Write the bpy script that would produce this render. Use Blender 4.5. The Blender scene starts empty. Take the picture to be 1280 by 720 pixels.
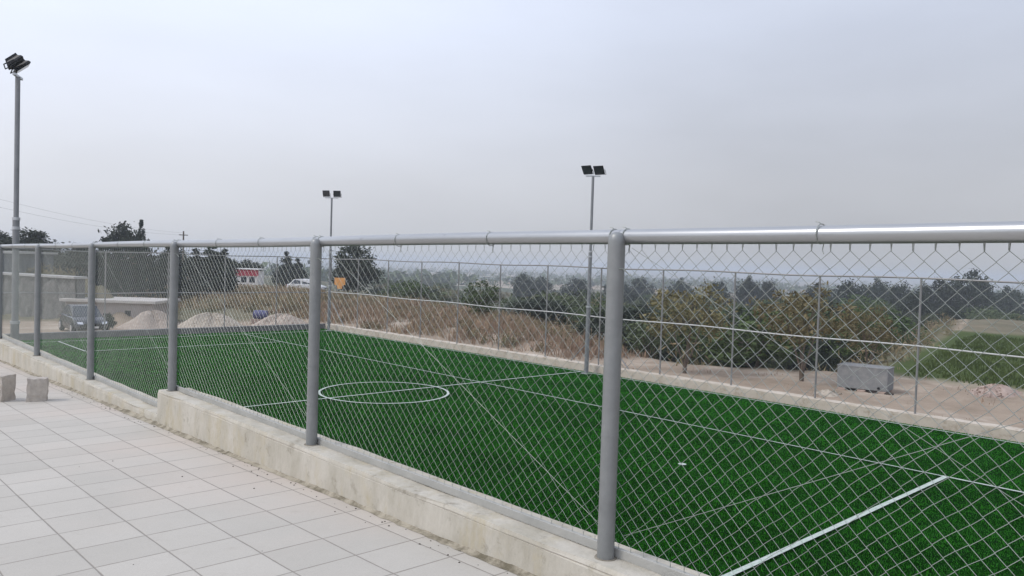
import bpy, bmesh, math, random
import numpy as np
from mathutils import Vector, Matrix

random.seed(7)
rng = np.random.default_rng(7)
SC = bpy.context.scene
COL = SC.collection

# ------------------------------------------------------------------ camera, sky, sun, exposure
# world units: metres; the camera (eye height 1.6 m above the paving) stands at the origin, +Y runs along the near fence
YAW, PITCH, ROLL = math.radians(42.97), math.radians(1.82), math.radians(1.82)
fw = Vector((math.sin(YAW)*math.cos(PITCH), math.cos(YAW)*math.cos(PITCH), -math.sin(PITCH)))
r0 = Vector((math.cos(YAW), -math.sin(YAW), 0)); u0 = r0.cross(fw)
rt = r0*math.cos(ROLL) + u0*math.sin(ROLL); up = u0*math.cos(ROLL) - r0*math.sin(ROLL)
cam = bpy.data.cameras.new('camera'); cam.sensor_width = 36; cam.lens = 36*982.87/1280
cam.clip_start = .05; cam.clip_end = 20000
co = bpy.data.objects.new('camera', cam); COL.objects.link(co)
co.matrix_world = Matrix(((rt.x, up.x, -fw.x, 0), (rt.y, up.y, -fw.y, 0), (rt.z, up.z, -fw.z, 0), (0, 0, 0, 1)))
SC.camera = co

SUN_EL, SUN_AZ = math.radians(48), math.radians(-62)     # azimuth from +Y, clockwise
world = bpy.data.worlds.new('World'); SC.world = world; world.use_nodes = True
nt = world.node_tree; N = nt.nodes; L = nt.links
for n in list(N): N.remove(n)
out = N.new('ShaderNodeOutputWorld'); bg = N.new('ShaderNodeBackground'); L.new(bg.outputs[0], out.inputs[0])
bg.inputs[1].default_value = .1
sky = N.new('ShaderNodeTexSky'); sky.sky_type = 'NISHITA'; sky.sun_disc = False
sky.sun_elevation = SUN_EL; sky.sun_rotation = SUN_AZ; sky.dust_density = 6; sky.air_density = 1.2
hs = N.new('ShaderNodeHueSaturation'); hs.inputs['Saturation'].default_value = .35; L.new(sky.outputs[0], hs.inputs['Color'])
tc = N.new('ShaderNodeTexCoord'); sx = N.new('ShaderNodeSeparateXYZ'); L.new(tc.outputs['Generated'], sx.inputs[0])
cr = N.new('ShaderNodeValToRGB'); L.new(sx.outputs['Z'], cr.inputs[0])
e = cr.color_ramp.elements
e[0].position = 0; e[0].color = (.565, .575, .602, 1)
e[1].position = 1; e[1].color = (.81, .90, 1.13, 1)
k = e.new(.10); k.color = (.605, .625, .68, 1)
k = e.new(.28); k.color = (.70, .76, .905, 1)
# a thin overcast: soft bright patches drifting through the veil
tn = N.new('ShaderNodeTexNoise'); tn.inputs['Scale'].default_value = 1.6; tn.inputs['Detail'].default_value = 4
mp = N.new('ShaderNodeMapping'); mp.inputs['Scale'].default_value = (1, 1, 3.5); L.new(tc.outputs['Generated'], mp.inputs[0]); L.new(mp.outputs[0], tn.inputs['Vector'])
mr = N.new('ShaderNodeMapRange'); mr.inputs[1].default_value = .3; mr.inputs[2].default_value = .7; mr.inputs[3].default_value = 9.3; mr.inputs[4].default_value = 11.0
L.new(tn.outputs['Fac'], mr.inputs[0])
# the veil is brighter on the sun's side
dt = N.new('ShaderNodeVectorMath'); dt.operation = 'DOT_PRODUCT'; L.new(tc.outputs['Generated'], dt.inputs[0])
dt.inputs[1].default_value = (math.sin(SUN_AZ), math.cos(SUN_AZ), 0)
m1 = N.new('ShaderNodeMath'); m1.operation = 'MULTIPLY_ADD'; L.new(dt.outputs['Value'], m1.inputs[0]); m1.inputs[1].default_value = 3.3; L.new(mr.outputs[0], m1.inputs[2])
sc_ = N.new('ShaderNodeVectorMath'); sc_.operation = 'SCALE'; L.new(cr.outputs[0], sc_.inputs[0]); L.new(m1.outputs[0], sc_.inputs['Scale'])
mx = N.new('ShaderNodeMixRGB'); mx.inputs[0].default_value = .86; L.new(hs.outputs[0], mx.inputs[1]); L.new(sc_.outputs[0], mx.inputs[2])
L.new(mx.outputs[0], bg.inputs[0])

sl = bpy.data.lights.new('sun', 'SUN'); sl.energy = 1.2; sl.angle = math.radians(16); sl.color = (1, .955, .88)
so = bpy.data.objects.new('sun', sl); COL.objects.link(so)
sd = Vector((math.sin(SUN_AZ)*math.cos(SUN_EL), math.cos(SUN_AZ)*math.cos(SUN_EL), math.sin(SUN_EL)))
so.rotation_euler = (-sd).to_track_quat('-Z', 'Y').to_euler(); so.location = (-30, 10, 40)
vs = SC.view_settings; vs.view_transform = 'Standard'; vs.look = 'None'; vs.exposure = 0.30; vs.gamma = 1; vs.use_curve_mapping = False
SC.cycles.max_bounces = 8; SC.cycles.volume_bounces = 1; SC.cycles.use_denoising = True

# ------------------------------------------------------------------ materials
def M(name, col, rough=.8, metal=0, spec=.3, var=0, vscale=4, col2=None, bump=0, bscale=60, detail=6, stretch=(1, 1, 1), rnd=0, sharp=None):
    """Principled material; two colours mixed by noise, optional bump, optional variation per object."""
    m = bpy.data.materials.new(name); m.use_nodes = True
    t = m.node_tree; n = t.nodes; l = t.links
    p = n['Principled BSDF']
    p.inputs['Roughness'].default_value = rough; p.inputs['Metallic'].default_value = metal
    p.inputs['Specular IOR Level'].default_value = spec
    c4 = (*col, 1)
    p.inputs['Base Color'].default_value = c4
    if col2 is not None or bump or rnd:
        c = n.new('ShaderNodeTexCoord'); mp = n.new('ShaderNodeMapping'); mp.inputs['Scale'].default_value = stretch
        l.new(c.outputs['Object'], mp.inputs[0])
        src = None
        if col2 is not None:
            a = n.new('ShaderNodeTexNoise'); a.inputs['Scale'].default_value = vscale; a.inputs['Detail'].default_value = detail; a.inputs['Roughness'].default_value = .65
            l.new(mp.outputs[0], a.inputs['Vector'])
            r = n.new('ShaderNodeMapRange'); lo, hi = sharp or (.3, .7); r.inputs[1].default_value = lo; r.inputs[2].default_value = hi
            l.new(a.outputs['Fac'], r.inputs[0])
            x = n.new('ShaderNodeMixRGB'); l.new(r.outputs[0], x.inputs[0]); x.inputs[1].default_value = c4; x.inputs[2].default_value = (*col2, 1)
            src = x.outputs[0]
        if rnd:
            oi = n.new('ShaderNodeObjectInfo'); h = n.new('ShaderNodeHueSaturation')
            r1 = n.new('ShaderNodeMapRange'); r1.inputs[3].default_value = 1-rnd; r1.inputs[4].default_value = 1+rnd; l.new(oi.outputs['Random'], r1.inputs[0])
            r2 = n.new('ShaderNodeMapRange'); r2.inputs[3].default_value = .5-rnd*.09; r2.inputs[4].default_value = .5+rnd*.05; l.new(oi.outputs['Random'], r2.inputs[0])
            l.new(r1.outputs[0], h.inputs['Value']); l.new(r2.outputs[0], h.inputs['Hue'])
            if src: l.new(src, h.inputs['Color'])
            else: h.inputs['Color'].default_value = c4
            src = h.outputs[0]
        if src: l.new(src, p.inputs['Base Color'])
        if bump:
            b = n.new('ShaderNodeTexNoise'); b.inputs['Scale'].default_value = bscale; b.inputs['Detail'].default_value = 5
            l.new(mp.outputs[0], b.inputs['Vector'])
            bu = n.new('ShaderNodeBump'); bu.inputs['Strength'].default_value = bump; bu.inputs['Distance'].default_value = .02
            l.new(b.outputs['Fac'], bu.inputs['Height']); l.new(bu.outputs[0], p.inputs['Normal'])
    return m

MAT = {}
MAT['galv'] = M('galvanised_steel', (.46, .47, .48), .42, .75, .5, col2=(.58, .59, .60), vscale=9, bump=.03, bscale=30)
MAT['rail'] = M('galvanised_rail', (.33, .335, .34), .30, .65, .6, col2=(.42, .425, .425), vscale=7, stretch=(1, .12, 1), bump=.02)
MAT['post'] = M('painted_steel_post', (.20, .206, .204), .42, .3, .5, col2=(.26, .267, .263), vscale=6, bump=.03, bscale=40)
MAT['bar'] = M('weathered_bar', (.30, .30, .28), .8, .1, .3, col2=(.40, .39, .36), vscale=4, bump=.2)
MAT['polesteel'] = M('pole_steel', (.20, .205, .21), .5, .45, .5, col2=(.27, .275, .28), vscale=3)
MAT['wire'] = M('galvanised_wire', (.25, .27, .245), .45, .45, .5, col2=(.35, .37, .34), vscale=3)
MAT['farsteel'] = M('far_fence_steel', (.22, .215, .21), .55, .4, .4, col2=(.30, .29, .28), vscale=2)
MAT['concrete'] = M('cast_concrete', (.50, .465, .40), .92, col2=(.345, .315, .25), vscale=4.2, bump=.55, bscale=20, detail=10, sharp=(.40, .74), stretch=(1, 1, .42))
def stains(m, col, sc, lo, hi, amt, stretch=(1, 1, 1)):
    t = m.node_tree; n = t.nodes; l = t.links; p = n['Principled BSDF']; src = p.inputs['Base Color'].links[0].from_socket
    c = n.new('ShaderNodeTexCoord'); mp = n.new('ShaderNodeMapping'); mp.inputs['Scale'].default_value = stretch; l.new(c.outputs['Object'], mp.inputs[0])
    a = n.new('ShaderNodeTexNoise'); a.inputs['Scale'].default_value = sc; a.inputs['Detail'].default_value = 9; a.inputs['Roughness'].default_value = .75; l.new(mp.outputs[0], a.inputs['Vector'])
    r = n.new('ShaderNodeMapRange'); r.inputs[1].default_value = lo; r.inputs[2].default_value = hi; r.inputs[4].default_value = amt; l.new(a.outputs['Fac'], r.inputs[0])
    x = n.new('ShaderNodeMixRGB'); l.new(r.outputs[0], x.inputs[0]); l.new(src, x.inputs[1]); x.inputs[2].default_value = (*col, 1); l.new(x.outputs[0], p.inputs['Base Color'])
stains(MAT['concrete'], (.20, .175, .13), 7, .56, .70, .75)
stains(MAT['concrete'], (.42, .36, .24), 2.2, .50, .62, .6, (1, 1, .5))
stains(MAT['concrete'], (.10, .085, .06), 38, .66, .72, .8)
stains(MAT['post'], (.36, .36, .34), 14, .58, .66, .35, (1, 1, .25))
stains(MAT['post'], (.20, .12, .07), 22, .66, .74, .5)
stains(MAT['rail'], (.13, .13, .13), 18, .62, .72, .5, (1, .2, 1))
MAT['contact_shade'] = M('contact_shade', (.15, .13, .10), .95, col2=(.30, .27, .22), vscale=25)  # dark tone standing in for the contact shadow round the post feet
MAT['screed'] = M('trowelled_screed', (.56, .52, .475), .9, col2=(.46, .42, .375), vscale=3.5, bump=.3, bscale=26, detail=9)
MAT['kerb'] = M('kerb_concrete', (.55, .49, .415), .9, col2=(.43, .365, .29), vscale=1.5, bump=.3, bscale=15)
MAT['darkkerb'] = M('dark_kerb', (.13, .125, .125), .9, col2=(.20, .19, .18), vscale=2, bump=.3, bscale=15)
MAT['mortar'] = M('mortar', (.36, .32, .25), .95, col2=(.15, .13, .09), vscale=9, bump=.6, bscale=45, detail=9, sharp=(.42, .62))
MAT['block'] = M('rough_stone_block', (.50, .45, .39), .9, col2=(.38, .34, .295), vscale=12, bump=.5, bscale=40)
MAT['line'] = M('line_fibre', (.50, .53, .50), .95, 0, .05, col2=(.26, .36, .27), vscale=22, sharp=(.40, .72))
MAT['black'] = M('black_housing', (.006, .006, .008), .5, 0, .4)
MAT['lampglass'] = M('lamp_glass', (.03, .032, .035), .1, 0, .6)
MAT['bark'] = M('bark', (.10, .075, .055), .95, col2=(.17, .135, .105), vscale=14, bump=.6, bscale=30)
MAT['stonewall'] = M('rubble_wall', (.10, .098, .095), .95, col2=(.19, .18, .17), vscale=2.4, bump=.8, bscale=6)
MAT['coping'] = M('coping', (.42, .41, .40), .9, col2=(.32, .31, .30), vscale=3)
MAT['render'] = M('cement_render', (.33, .29, .27), .9, col2=(.25, .215, .20), vscale=1.5, bump=.2, bscale=10)
MAT['slab'] = M('roof_slab', (.48, .445, .41), .85, col2=(.38, .355, .33), vscale=2)
MAT['gravel'] = M('gravel', (.47, .41, .335), .95, col2=(.31, .26, .205), vscale=5, bump=1, bscale=14, detail=9)
MAT['gravel_pink'] = M('pink_gravel', (.46, .385, .32), .95, col2=(.31, .25, .205), vscale=5, bump=1, bscale=14, detail=9)
MAT['rubble'] = M('rubble', (.30, .22, .18), .95, col2=(.42, .33, .28), vscale=3, bump=.5, bscale=10)
MAT['pebble'] = M('dark_pebble', (.06, .05, .04), .95, rnd=.3)
MAT['tank'] = M('grey_sheet', (.175, .18, .185), .8, .05, .3, col2=(.27, .265, .255), vscale=5, bump=.35, bscale=14)
MAT['tankrim'] = M('grey_rim', (.40, .41, .42), .55, .3, .4)
MAT['red'] = M('red_sign', (.42, .05, .075), .6)
MAT['white'] = M('white_paint', (.70, .69, .67), .6)
MAT['orange'] = M('orange_paint', (.75, .35, .10), .6)
MAT['blue'] = M('blue_plastic', (.075, .075, .16), .45)
MAT['cardark'] = M('dark_car_paint', (.035, .037, .048), .25, .3, .5)
MAT['carwhite'] = M('white_car_paint', (.62, .62, .62), .25, 0, .5)
MAT['carglass'] = M('car_glass', (.03, .035, .045), .08, 0, .6)
MAT['tyre'] = M('tyre', (.02, .02, .02), .9)
MAT['chrome'] = M('headlamp', (.62, .63, .65), .15, .6, .6)
MAT['house'] = M('house_render', (.13, .135, .15), .9, col2=(.09, .095, .105), vscale=.8)
MAT['cable'] = M('cable', (.03, .03, .03), .8)

def leafmat(name, a, b, vs=1.1):
    m = M(name, a, .75, 0, .25, col2=b, vscale=vs, detail=3, rnd=.22)
    p = m.node_tree.nodes['Principled BSDF']
    try:
        p.inputs['Subsurface Weight'].default_value = 0
    except Exception: pass
    return m
MAT['olive'] = leafmat('olive_leaves', (.098, .118, .056), (.062, .080, .036))
MAT['green'] = leafmat('green_leaves', (.074, .108, .033), (.048, .074, .021))
MAT['dark'] = leafmat('dark_leaves', (.024, .032, .020), (.038, .048, .026))
MAT['brown'] = leafmat('browning_leaves', (.225, .19, .085), (.135, .13, .055), 1.8)
MAT['cyp'] = leafmat('cypress_leaves', (.018, .026, .018), (.030, .040, .024))
MAT['weed'] = M('dry_weeds', (.36, .26, .185), .95, 0, .1, col2=(.23, .155, .11), vscale=.55, detail=4)
MAT['weed2'] = M('straw', (.42, .32, .205), .95, 0, .1, col2=(.28, .205, .125), vscale=.4, detail=4)
MAT['scrub'] = M('dry_scrub', (.27, .20, .13), .95, 0, .1, col2=(.15, .145, .07), vscale=.5, detail=4)
MAT['farrail'] = M('far_middle_rail', (.52, .51, .49), .65, .15, .3)
MAT['grass'] = M('bank_grass', (.075, .10, .026), .9, 0, .1, col2=(.05, .075, .02), vscale=.6, detail=4)

def paving_mat():
    m = bpy.data.materials.new('concrete_tiles'); m.use_nodes = True; t = m.node_tree; n = t.nodes; l = t.links; p = n['Principled BSDF']
    p.inputs['Roughness'].default_value = .82; p.inputs['Specular IOR Level'].default_value = .25
    c = n.new('ShaderNodeTexCoord'); s = n.new('ShaderNodeSeparateXYZ'); l.new(c.outputs['Object'], s.inputs[0])
    def math_(op, a, b=None):
        x = n.new('ShaderNodeMath'); x.operation = op
        for i, v in enumerate((a, b)):
            if v is None: continue
            if isinstance(v, (int, float)): x.inputs[i].default_value = v
            else: l.new(v, x.inputs[i])
        return x.outputs[0]
    # wobble so that the joints are not ruler-straight
    wn = n.new('ShaderNodeTexNoise'); wn.inputs['Scale'].default_value = 1.7; l.new(c.outputs['Object'], wn.inputs['Vector'])
    wob = math_('MULTIPLY', math_('SUBTRACT', wn.outputs['Fac'], .5), .012)
    dist = []; cell = []
    for ax, off, pitch in (('X', 2.21, .356), ('Y', 4.545, .346)):
        v = math_('DIVIDE', math_('SUBTRACT', math_('ADD', s.outputs[ax], wob), off), pitch)
        cell.append(math_('FLOOR', v))
        f = math_('FRACT', v)
        dist.append(math_('MULTIPLY', math_('MINIMUM', f, math_('SUBTRACT', 1, f)), pitch))
    d = math_('MINIMUM', math_('MULTIPLY', dist[0], 1.15), dist[1])
    jn = n.new('ShaderNodeTexNoise'); jn.inputs['Scale'].default_value = 9; jn.inputs['Detail'].default_value = 6; l.new(c.outputs['Object'], jn.inputs['Vector'])
    d = math_('MULTIPLY', d, math_('ADD', .35, math_('MULTIPLY', jn.outputs['Fac'], 1.3)))
    j = n.new('ShaderNodeMapRange'); j.inputs[1].default_value = .0016; j.inputs[2].default_value = .0072; l.new(d, j.inputs[0])
    cv = n.new('ShaderNodeCombineXYZ'); l.new(cell[0], cv.inputs[0]); l.new(cell[1], cv.inputs[1])
    w = n.new('ShaderNodeTexWhiteNoise'); l.new(cv.outputs[0], w.inputs['Vector'])
    a = n.new('ShaderNodeTexNoise'); a.inputs['Scale'].default_value = 1.1; a.inputs['Detail'].default_value = 8; a.inputs['Roughness'].default_value = .7; l.new(c.outputs['Object'], a.inputs['Vector'])
    g = n.new('ShaderNodeTexNoise'); g.inputs['Scale'].default_value = 140; g.inputs['Detail'].default_value = 3; l.new(c.outputs['Object'], g.inputs['Vector'])
    mixf = math_('ADD', math_('MULTIPLY', w.outputs['Value'], .34), math_('MULTIPLY', a.outputs['Fac'], .66))
    x = n.new('ShaderNodeMixRGB'); r = n.new('ShaderNodeMapRange'); r.inputs[1].default_value = .25; r.inputs[2].default_value = .75; l.new(mixf, r.inputs[0]); l.new(r.outputs[0], x.inputs[0])
    x.inputs[1].default_value = (.46, .43, .38, 1); x.inputs[2].default_value = (.54, .505, .45, 1)
    gm = n.new('ShaderNodeMixRGB'); gm.blend_type = 'MULTIPLY'; gm.inputs[0].default_value = .22; l.new(x.outputs[0], gm.inputs[1]); l.new(g.outputs['Fac'], gm.inputs[2])
    # pinkish dust and a stain or two
    st = n.new('ShaderNodeTexNoise'); st.inputs['Scale'].default_value = .45; st.inputs['Detail'].default_value = 6; l.new(c.outputs['Object'], st.inputs['Vector'])
    sr = n.new('ShaderNodeMapRange'); sr.inputs[1].default_value = .45; sr.inputs[2].default_value = .68; sr.inputs[4].default_value = .7; l.new(st.outputs['Fac'], sr.inputs[0])
    sm = n.new('ShaderNodeMixRGB'); l.new(sr.outputs[0], sm.inputs[0]); l.new(gm.outputs[0], sm.inputs[1]); sm.inputs[2].default_value = (.50, .425, .365, 1)
    sp = n.new('ShaderNodeTexNoise'); sp.inputs['Scale'].default_value = 5.5; sp.inputs['Detail'].default_value = 10; sp.inputs['Roughness'].default_value = .8; l.new(c.outputs['Object'], sp.inputs['Vector'])
    spr = n.new('ShaderNodeMapRange'); spr.inputs[1].default_value = .58; spr.inputs[2].default_value = .74; spr.inputs[4].default_value = .55; l.new(sp.outputs['Fac'], spr.inputs[0])
    sm2 = n.new('ShaderNodeMixRGB'); l.new(spr.outputs[0], sm2.inputs[0]); l.new(sm.outputs[0], sm2.inputs[1]); sm2.inputs[2].default_value = (.33, .295, .25, 1); sm = sm2
    y = n.new('ShaderNodeMixRGB'); l.new(j.outputs[0], y.inputs[0]); y.inputs[1].default_value = (.25, .225, .195, 1); l.new(sm.outputs[0], y.inputs[2])
    l.new(y.outputs[0], p.inputs['Base Color'])
    bu = n.new('ShaderNodeBump'); bu.inputs['Strength'].default_value = .5; bu.inputs['Distance'].default_value = .004
    hh = math_('ADD', j.outputs[0], math_('ADD', math_('MULTIPLY', g.outputs['Fac'], .25), math_('MULTIPLY', w.outputs['Value'], .3)))
    l.new(hh, bu.inputs['Height']); l.new(bu.outputs[0], p.inputs['Normal'])
    return m
MAT['paving'] = paving_mat()

def turf_mat():
    m = bpy.data.materials.new('artificial_turf'); m.use_nodes = True; t = m.node_tree; n = t.nodes; l = t.links; p = n['Principled BSDF']
    p.inputs['Roughness'].default_value = 1; p.inputs['Specular IOR Level'].default_value = 0
    p.inputs['Sheen Weight'].default_value = .0; p.inputs['Sheen Roughness'].default_value = .16; p.inputs['Sheen Tint'].default_value = (.10, .60, .06, 1)
    c = n.new('ShaderNodeTexCoord')
    def noise(sc, det, st=None):
        q = n.new('ShaderNodeTexNoise'); q.inputs['Scale'].default_value = sc; q.inputs['Detail'].default_value = det; q.inputs['Roughness'].default_value = .72
        if st:
            mp = n.new('ShaderNodeMapping'); mp.inputs['Scale'].default_value = st; l.new(c.outputs['Object'], mp.inputs[0]); l.new(mp.outputs[0], q.inputs['Vector'])
        else: l.new(c.outputs['Object'], q.inputs['Vector'])
        return q.outputs['Fac']
    def rg(f, lo, hi, a=0, b=1):
        r = n.new('ShaderNodeMapRange'); r.inputs[1].default_value = lo; r.inputs[2].default_value = hi; r.inputs[3].default_value = a; r.inputs[4].default_value = b; l.new(f, r.inputs[0]); return r.outputs[0]
    fine = noise(34, 6); tuft = noise(9, 6); broad = noise(.45, 6); lay = noise(1.0, 3, (.27, .012, 1))
    x = n.new('ShaderNodeMixRGB'); l.new(rg(fine, .36, .66), x.inputs[0]); x.inputs[1].default_value = (.0020, .012, .0012, 1); x.inputs[2].default_value = (.0070, .055, .0040, 1)
    v = rg(tuft, .32, .68, .42, 1.6); w = rg(broad, .3, .7, .72, 1.28); u = rg(lay, .42, .58, .88, 1.12)
    mm = n.new('ShaderNodeMath'); mm.operation = 'MULTIPLY'; l.new(v, mm.inputs[0]); l.new(w, mm.inputs[1])
    m2 = n.new('ShaderNodeMath'); m2.operation = 'MULTIPLY'; l.new(mm.outputs[0], m2.inputs[0]); l.new(u, m2.inputs[1])
    h = n.new('ShaderNodeHueSaturation'); l.new(x.outputs[0], h.inputs['Color']); l.new(m2.outputs[0], h.inputs['Value'])
    l.new(h.outputs[0], p.inputs['Base Color'])
    bu = n.new('ShaderNodeBump'); bu.inputs['Strength'].default_value = .9; bu.inputs['Distance'].default_value = .04; l.new(fine, bu.inputs['Height']); l.new(bu.outputs[0], p.inputs['Normal'])
    return m
MAT['turf'] = turf_mat()
MAT['fibre'] = M('turf_fibre', (.031, .215, .010), .85, 0, .08, col2=(.019, .140, .007), vscale=2.2, detail=8, sharp=(.34, .66))

def ground_mat():
    m = bpy.data.materials.new('earth'); m.use_nodes = True; t = m.node_tree; n = t.nodes; l = t.links; p = n['Principled BSDF']
    p.inputs['Roughness'].default_value = .95; p.inputs['Specular IOR Level'].default_value = .1
    c = n.new('ShaderNodeTexCoord')
    def noise(sc, det=6, st=None):
        a = n.new('ShaderNodeTexNoise'); a.inputs['Scale'].default_value = sc; a.inputs['Detail'].default_value = det; a.inputs['Roughness'].default_value = .68
        if st:
            mp = n.new('ShaderNodeMapping'); mp.inputs['Scale'].default_value = st; mp.inputs['Rotation'].default_value = (0, 0, .75); l.new(c.outputs['Object'], mp.inputs[0]); l.new(mp.outputs[0], a.inputs['Vector'])
        else: l.new(c.outputs['Object'], a.inputs['Vector'])
        return a.outputs['Fac']
    def rng_(f, lo, hi):
        r = n.new('ShaderNodeMapRange'); r.inputs[1].default_value = lo; r.inputs[2].default_value = hi; l.new(f, r.inputs[0]); return r.outputs[0]
    def mix(f, a, b):
        x = n.new('ShaderNodeMixRGB'); l.new(f, x.inputs[0])
        for i, v in ((1, a), (2, b)):
            if isinstance(v, tuple): x.inputs[i].default_value = (*v, 1)
            else: l.new(v, x.inputs[i])
        return x.outputs[0]
    at = n.new('ShaderNodeAttribute'); at.attribute_name = 'zone'
    s = n.new('ShaderNodeSeparateColor'); l.new(at.outputs['Color'], s.inputs[0])
    dirt = mix(rng_(noise(.7, 9), .35, .68), (.345, .275, .21), (.25, .195, .145))
    dirt = mix(rng_(noise(.23, 5), .50, .66), dirt, (.46, .385, .31))
    grass = mix(rng_(noise(1.2, 8), .3, .7), (.07, .095, .024), (.045, .068, .018))
    floor = mix(rng_(noise(.15, 8), .35, .65), (.055, .068, .034), (.125, .11, .065))
    fields = mix(rng_(noise(.011, 3, (1, .22, 1)), .46, .54), (.26, .20, .14), (.055, .075, .045))
    fields = mix(rng_(noise(.02, 3, (1, .2, 1)), .55, .62), fields, (.34, .29, .23))
    x = mix(s.outputs[0], dirt, grass); x = mix(s.outputs[1], x, floor); x = mix(s.outputs[2], x, fields)
    l.new(x, p.inputs['Base Color'])
    bu = n.new('ShaderNodeBump'); bu.inputs['Strength'].default_value = .7; bu.inputs['Distance'].default_value = .08; l.new(noise(3.5, 9), bu.inputs['Height']); l.new(bu.outputs[0], p.inputs['Normal'])
    return m
MAT['ground'] = ground_mat()

stains(MAT['screed'], (.30, .27, .22), 9, .57, .70, .6)
stains(MAT['kerb'], (.25, .19, .13), 4, .52, .66, .6)

# ------------------------------------------------------------------ mesh helpers
class MB:
    """collects verts and faces for ONE mesh"""
    def __init__(s): s.v = []; s.f = []
    def add(s, v, f):
        o = len(s.v); s.v += [tuple(map(float, p)) for p in v]; s.f += [tuple(i+o for i in q) for q in f]; return s
    def box(s, a, b, jit=0):
        (x0, y0, z0), (x1, y1, z1) = a, b
        v = [(x0, y0, z0), (x1, y0, z0), (x1, y1, z0), (x0, y1, z0), (x0, y0, z1), (x1, y0, z1), (x1, y1, z1), (x0, y1, z1)]
        if jit: v = [tuple(c+random.uniform(-jit, jit) for c in p) for p in v]
        return s.add(v, [(0, 3, 2, 1), (4, 5, 6, 7), (0, 1, 5, 4), (1, 2, 6, 5), (2, 3, 7, 6), (3, 0, 4, 7)])
    def tube(s, pts, r, n=8, cap=True):
        pts = [Vector(p) for p in pts]; rs = r if isinstance(r, (list, tuple)) else [r]*len(pts)
        v = []; f = []; pu = None
        for i, p in enumerate(pts):
            d = (pts[min(i+1, len(pts)-1)] - pts[max(i-1, 0)]).normalized()
            if pu is None: pu = d.orthogonal().normalized()
            u = (pu - d*pu.dot(d)); u = u.normalized() if u.length > 1e-6 else d.orthogonal().normalized(); pu = u; w = d.cross(u)
            for k in range(n):
                a = 2*math.pi*k/n; v.append(p + (u*math.cos(a) + w*math.sin(a))*rs[i])
        for i in range(len(pts)-1):
            for k in range(n): f.append((i*n+k, i*n+(k+1) % n, (i+1)*n+(k+1) % n, (i+1)*n+k))
        if cap: f += [tuple(range(n))[::-1], tuple((len(pts)-1)*n+k for k in range(n))]
        return s.add(v, f)
    def xform(s, mat):
        s.v = [tuple(mat @ Vector(p)) for p in s.v]; return s
    def build(s, name, mat, parent=None, smooth=False, bevel=0, loc=None):
        me = bpy.data.meshes.new(name); me.from_pydata(s.v, [], s.f); me.update()
        if smooth: me.polygons.foreach_set('use_smooth', [True]*len(me.polygons))
        o = bpy.data.objects.new(name, me); COL.objects.link(o); me.materials.append(MAT[mat] if isinstance(mat, str) else mat)
        if parent: o.parent = parent
        if loc: o.location = loc
        if bevel:
            b = o.modifiers.new('bevel', 'BEVEL'); b.width = bevel; b.segments = 2; b.limit_method = 'ANGLE'
        if smooth and bevel == 0: me.set_sharp_from_angle(angle=math.radians(40)) if hasattr(me, 'set_sharp_from_angle') else None
        return o

def tag(o, label, cat, group=None):
    o['label'] = label; o['category'] = cat
    if group: o['group'] = group
    return o
def struct(o): o['kind'] = 'structure'; return o
def thing(name, label, cat, loc=(0, 0, 0), rz=0, group=None):
    o = bpy.data.objects.new(name, None); COL.objects.link(o); o.location = loc; o.rotation_euler = (0, 0, rz); o.empty_display_size = .3
    return tag(o, label, cat, group)
def dup(root, loc, rz=0, scale=1, label=None, group=None):
    r = root.copy(); COL.objects.link(r); r.location = loc; r.rotation_euler = (0, 0, rz); r.scale = (scale,)*3 if isinstance(scale, (int, float)) else scale
    if label: r['label'] = label
    if group: r['group'] = group
    for ch in root.children:
        c = ch.copy(); COL.objects.link(c); c.parent = r
        for g in ch.children:
            d = g.copy(); COL.objects.link(d); d.parent = c
    return r

# ------------------------------------------------------------------ terrain
EDGE = [(110, -300), (110, -10), (96, 17), (86, 26), (57, 17.8), (45, 15.6), (37.6, 14.1), (35, 12.9), (33.3, 12.9), (31, 15), (29.6, 17), (28.2, 19.3), (28.4, 23), (31, 27.2), (34.7, 33), (38.6, 41.2), (40.6, 51), (41.2, 62), (43, 74), (48, 100), (70, 170), (120, 300), (-400, 300), (-400, -300)]
EDGE_N = 22
def plateau_d(x, y):
    """signed distance past the plateau's edge: positive in the valley"""
    P = np.array(EDGE, float); inside = np.zeros(x.shape, bool); n = len(P)
    for i in range(n):
        a, b = P[i], P[(i+1) % n]
        cond = ((a[1] > y) != (b[1] > y)) & (x < (b[0]-a[0])*(y-a[1])/((b[1]-a[1]) or 1e-9)+a[0])
        inside ^= cond
    d = np.full(x.shape, 1e9)
    for i in range(EDGE_N-1):
        a, b = P[i], P[i+1]; ab = b-a; t = np.clip(((x-a[0])*ab[0]+(y-a[1])*ab[1])/(ab@ab), 0, 1)
        d = np.minimum(d, np.hypot(x-a[0]-t*ab[0], y-a[1]-t*ab[1]))
    return np.where(inside, -d, d)
def sstep(a, b, v):
    t = np.clip((v-a)/(b-a), 0, 1); return t*t*(3-2*t)
def wob(x, y, s, seed=0):
    return (np.sin(x*s+1.3+seed)*np.cos(y*s*1.17+.4*seed) + .5*np.sin(x*s*2.3+y*s*1.9+seed) + .3*np.cos(x*s*4.1-y*s*3.7+2*seed))/1.8
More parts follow.
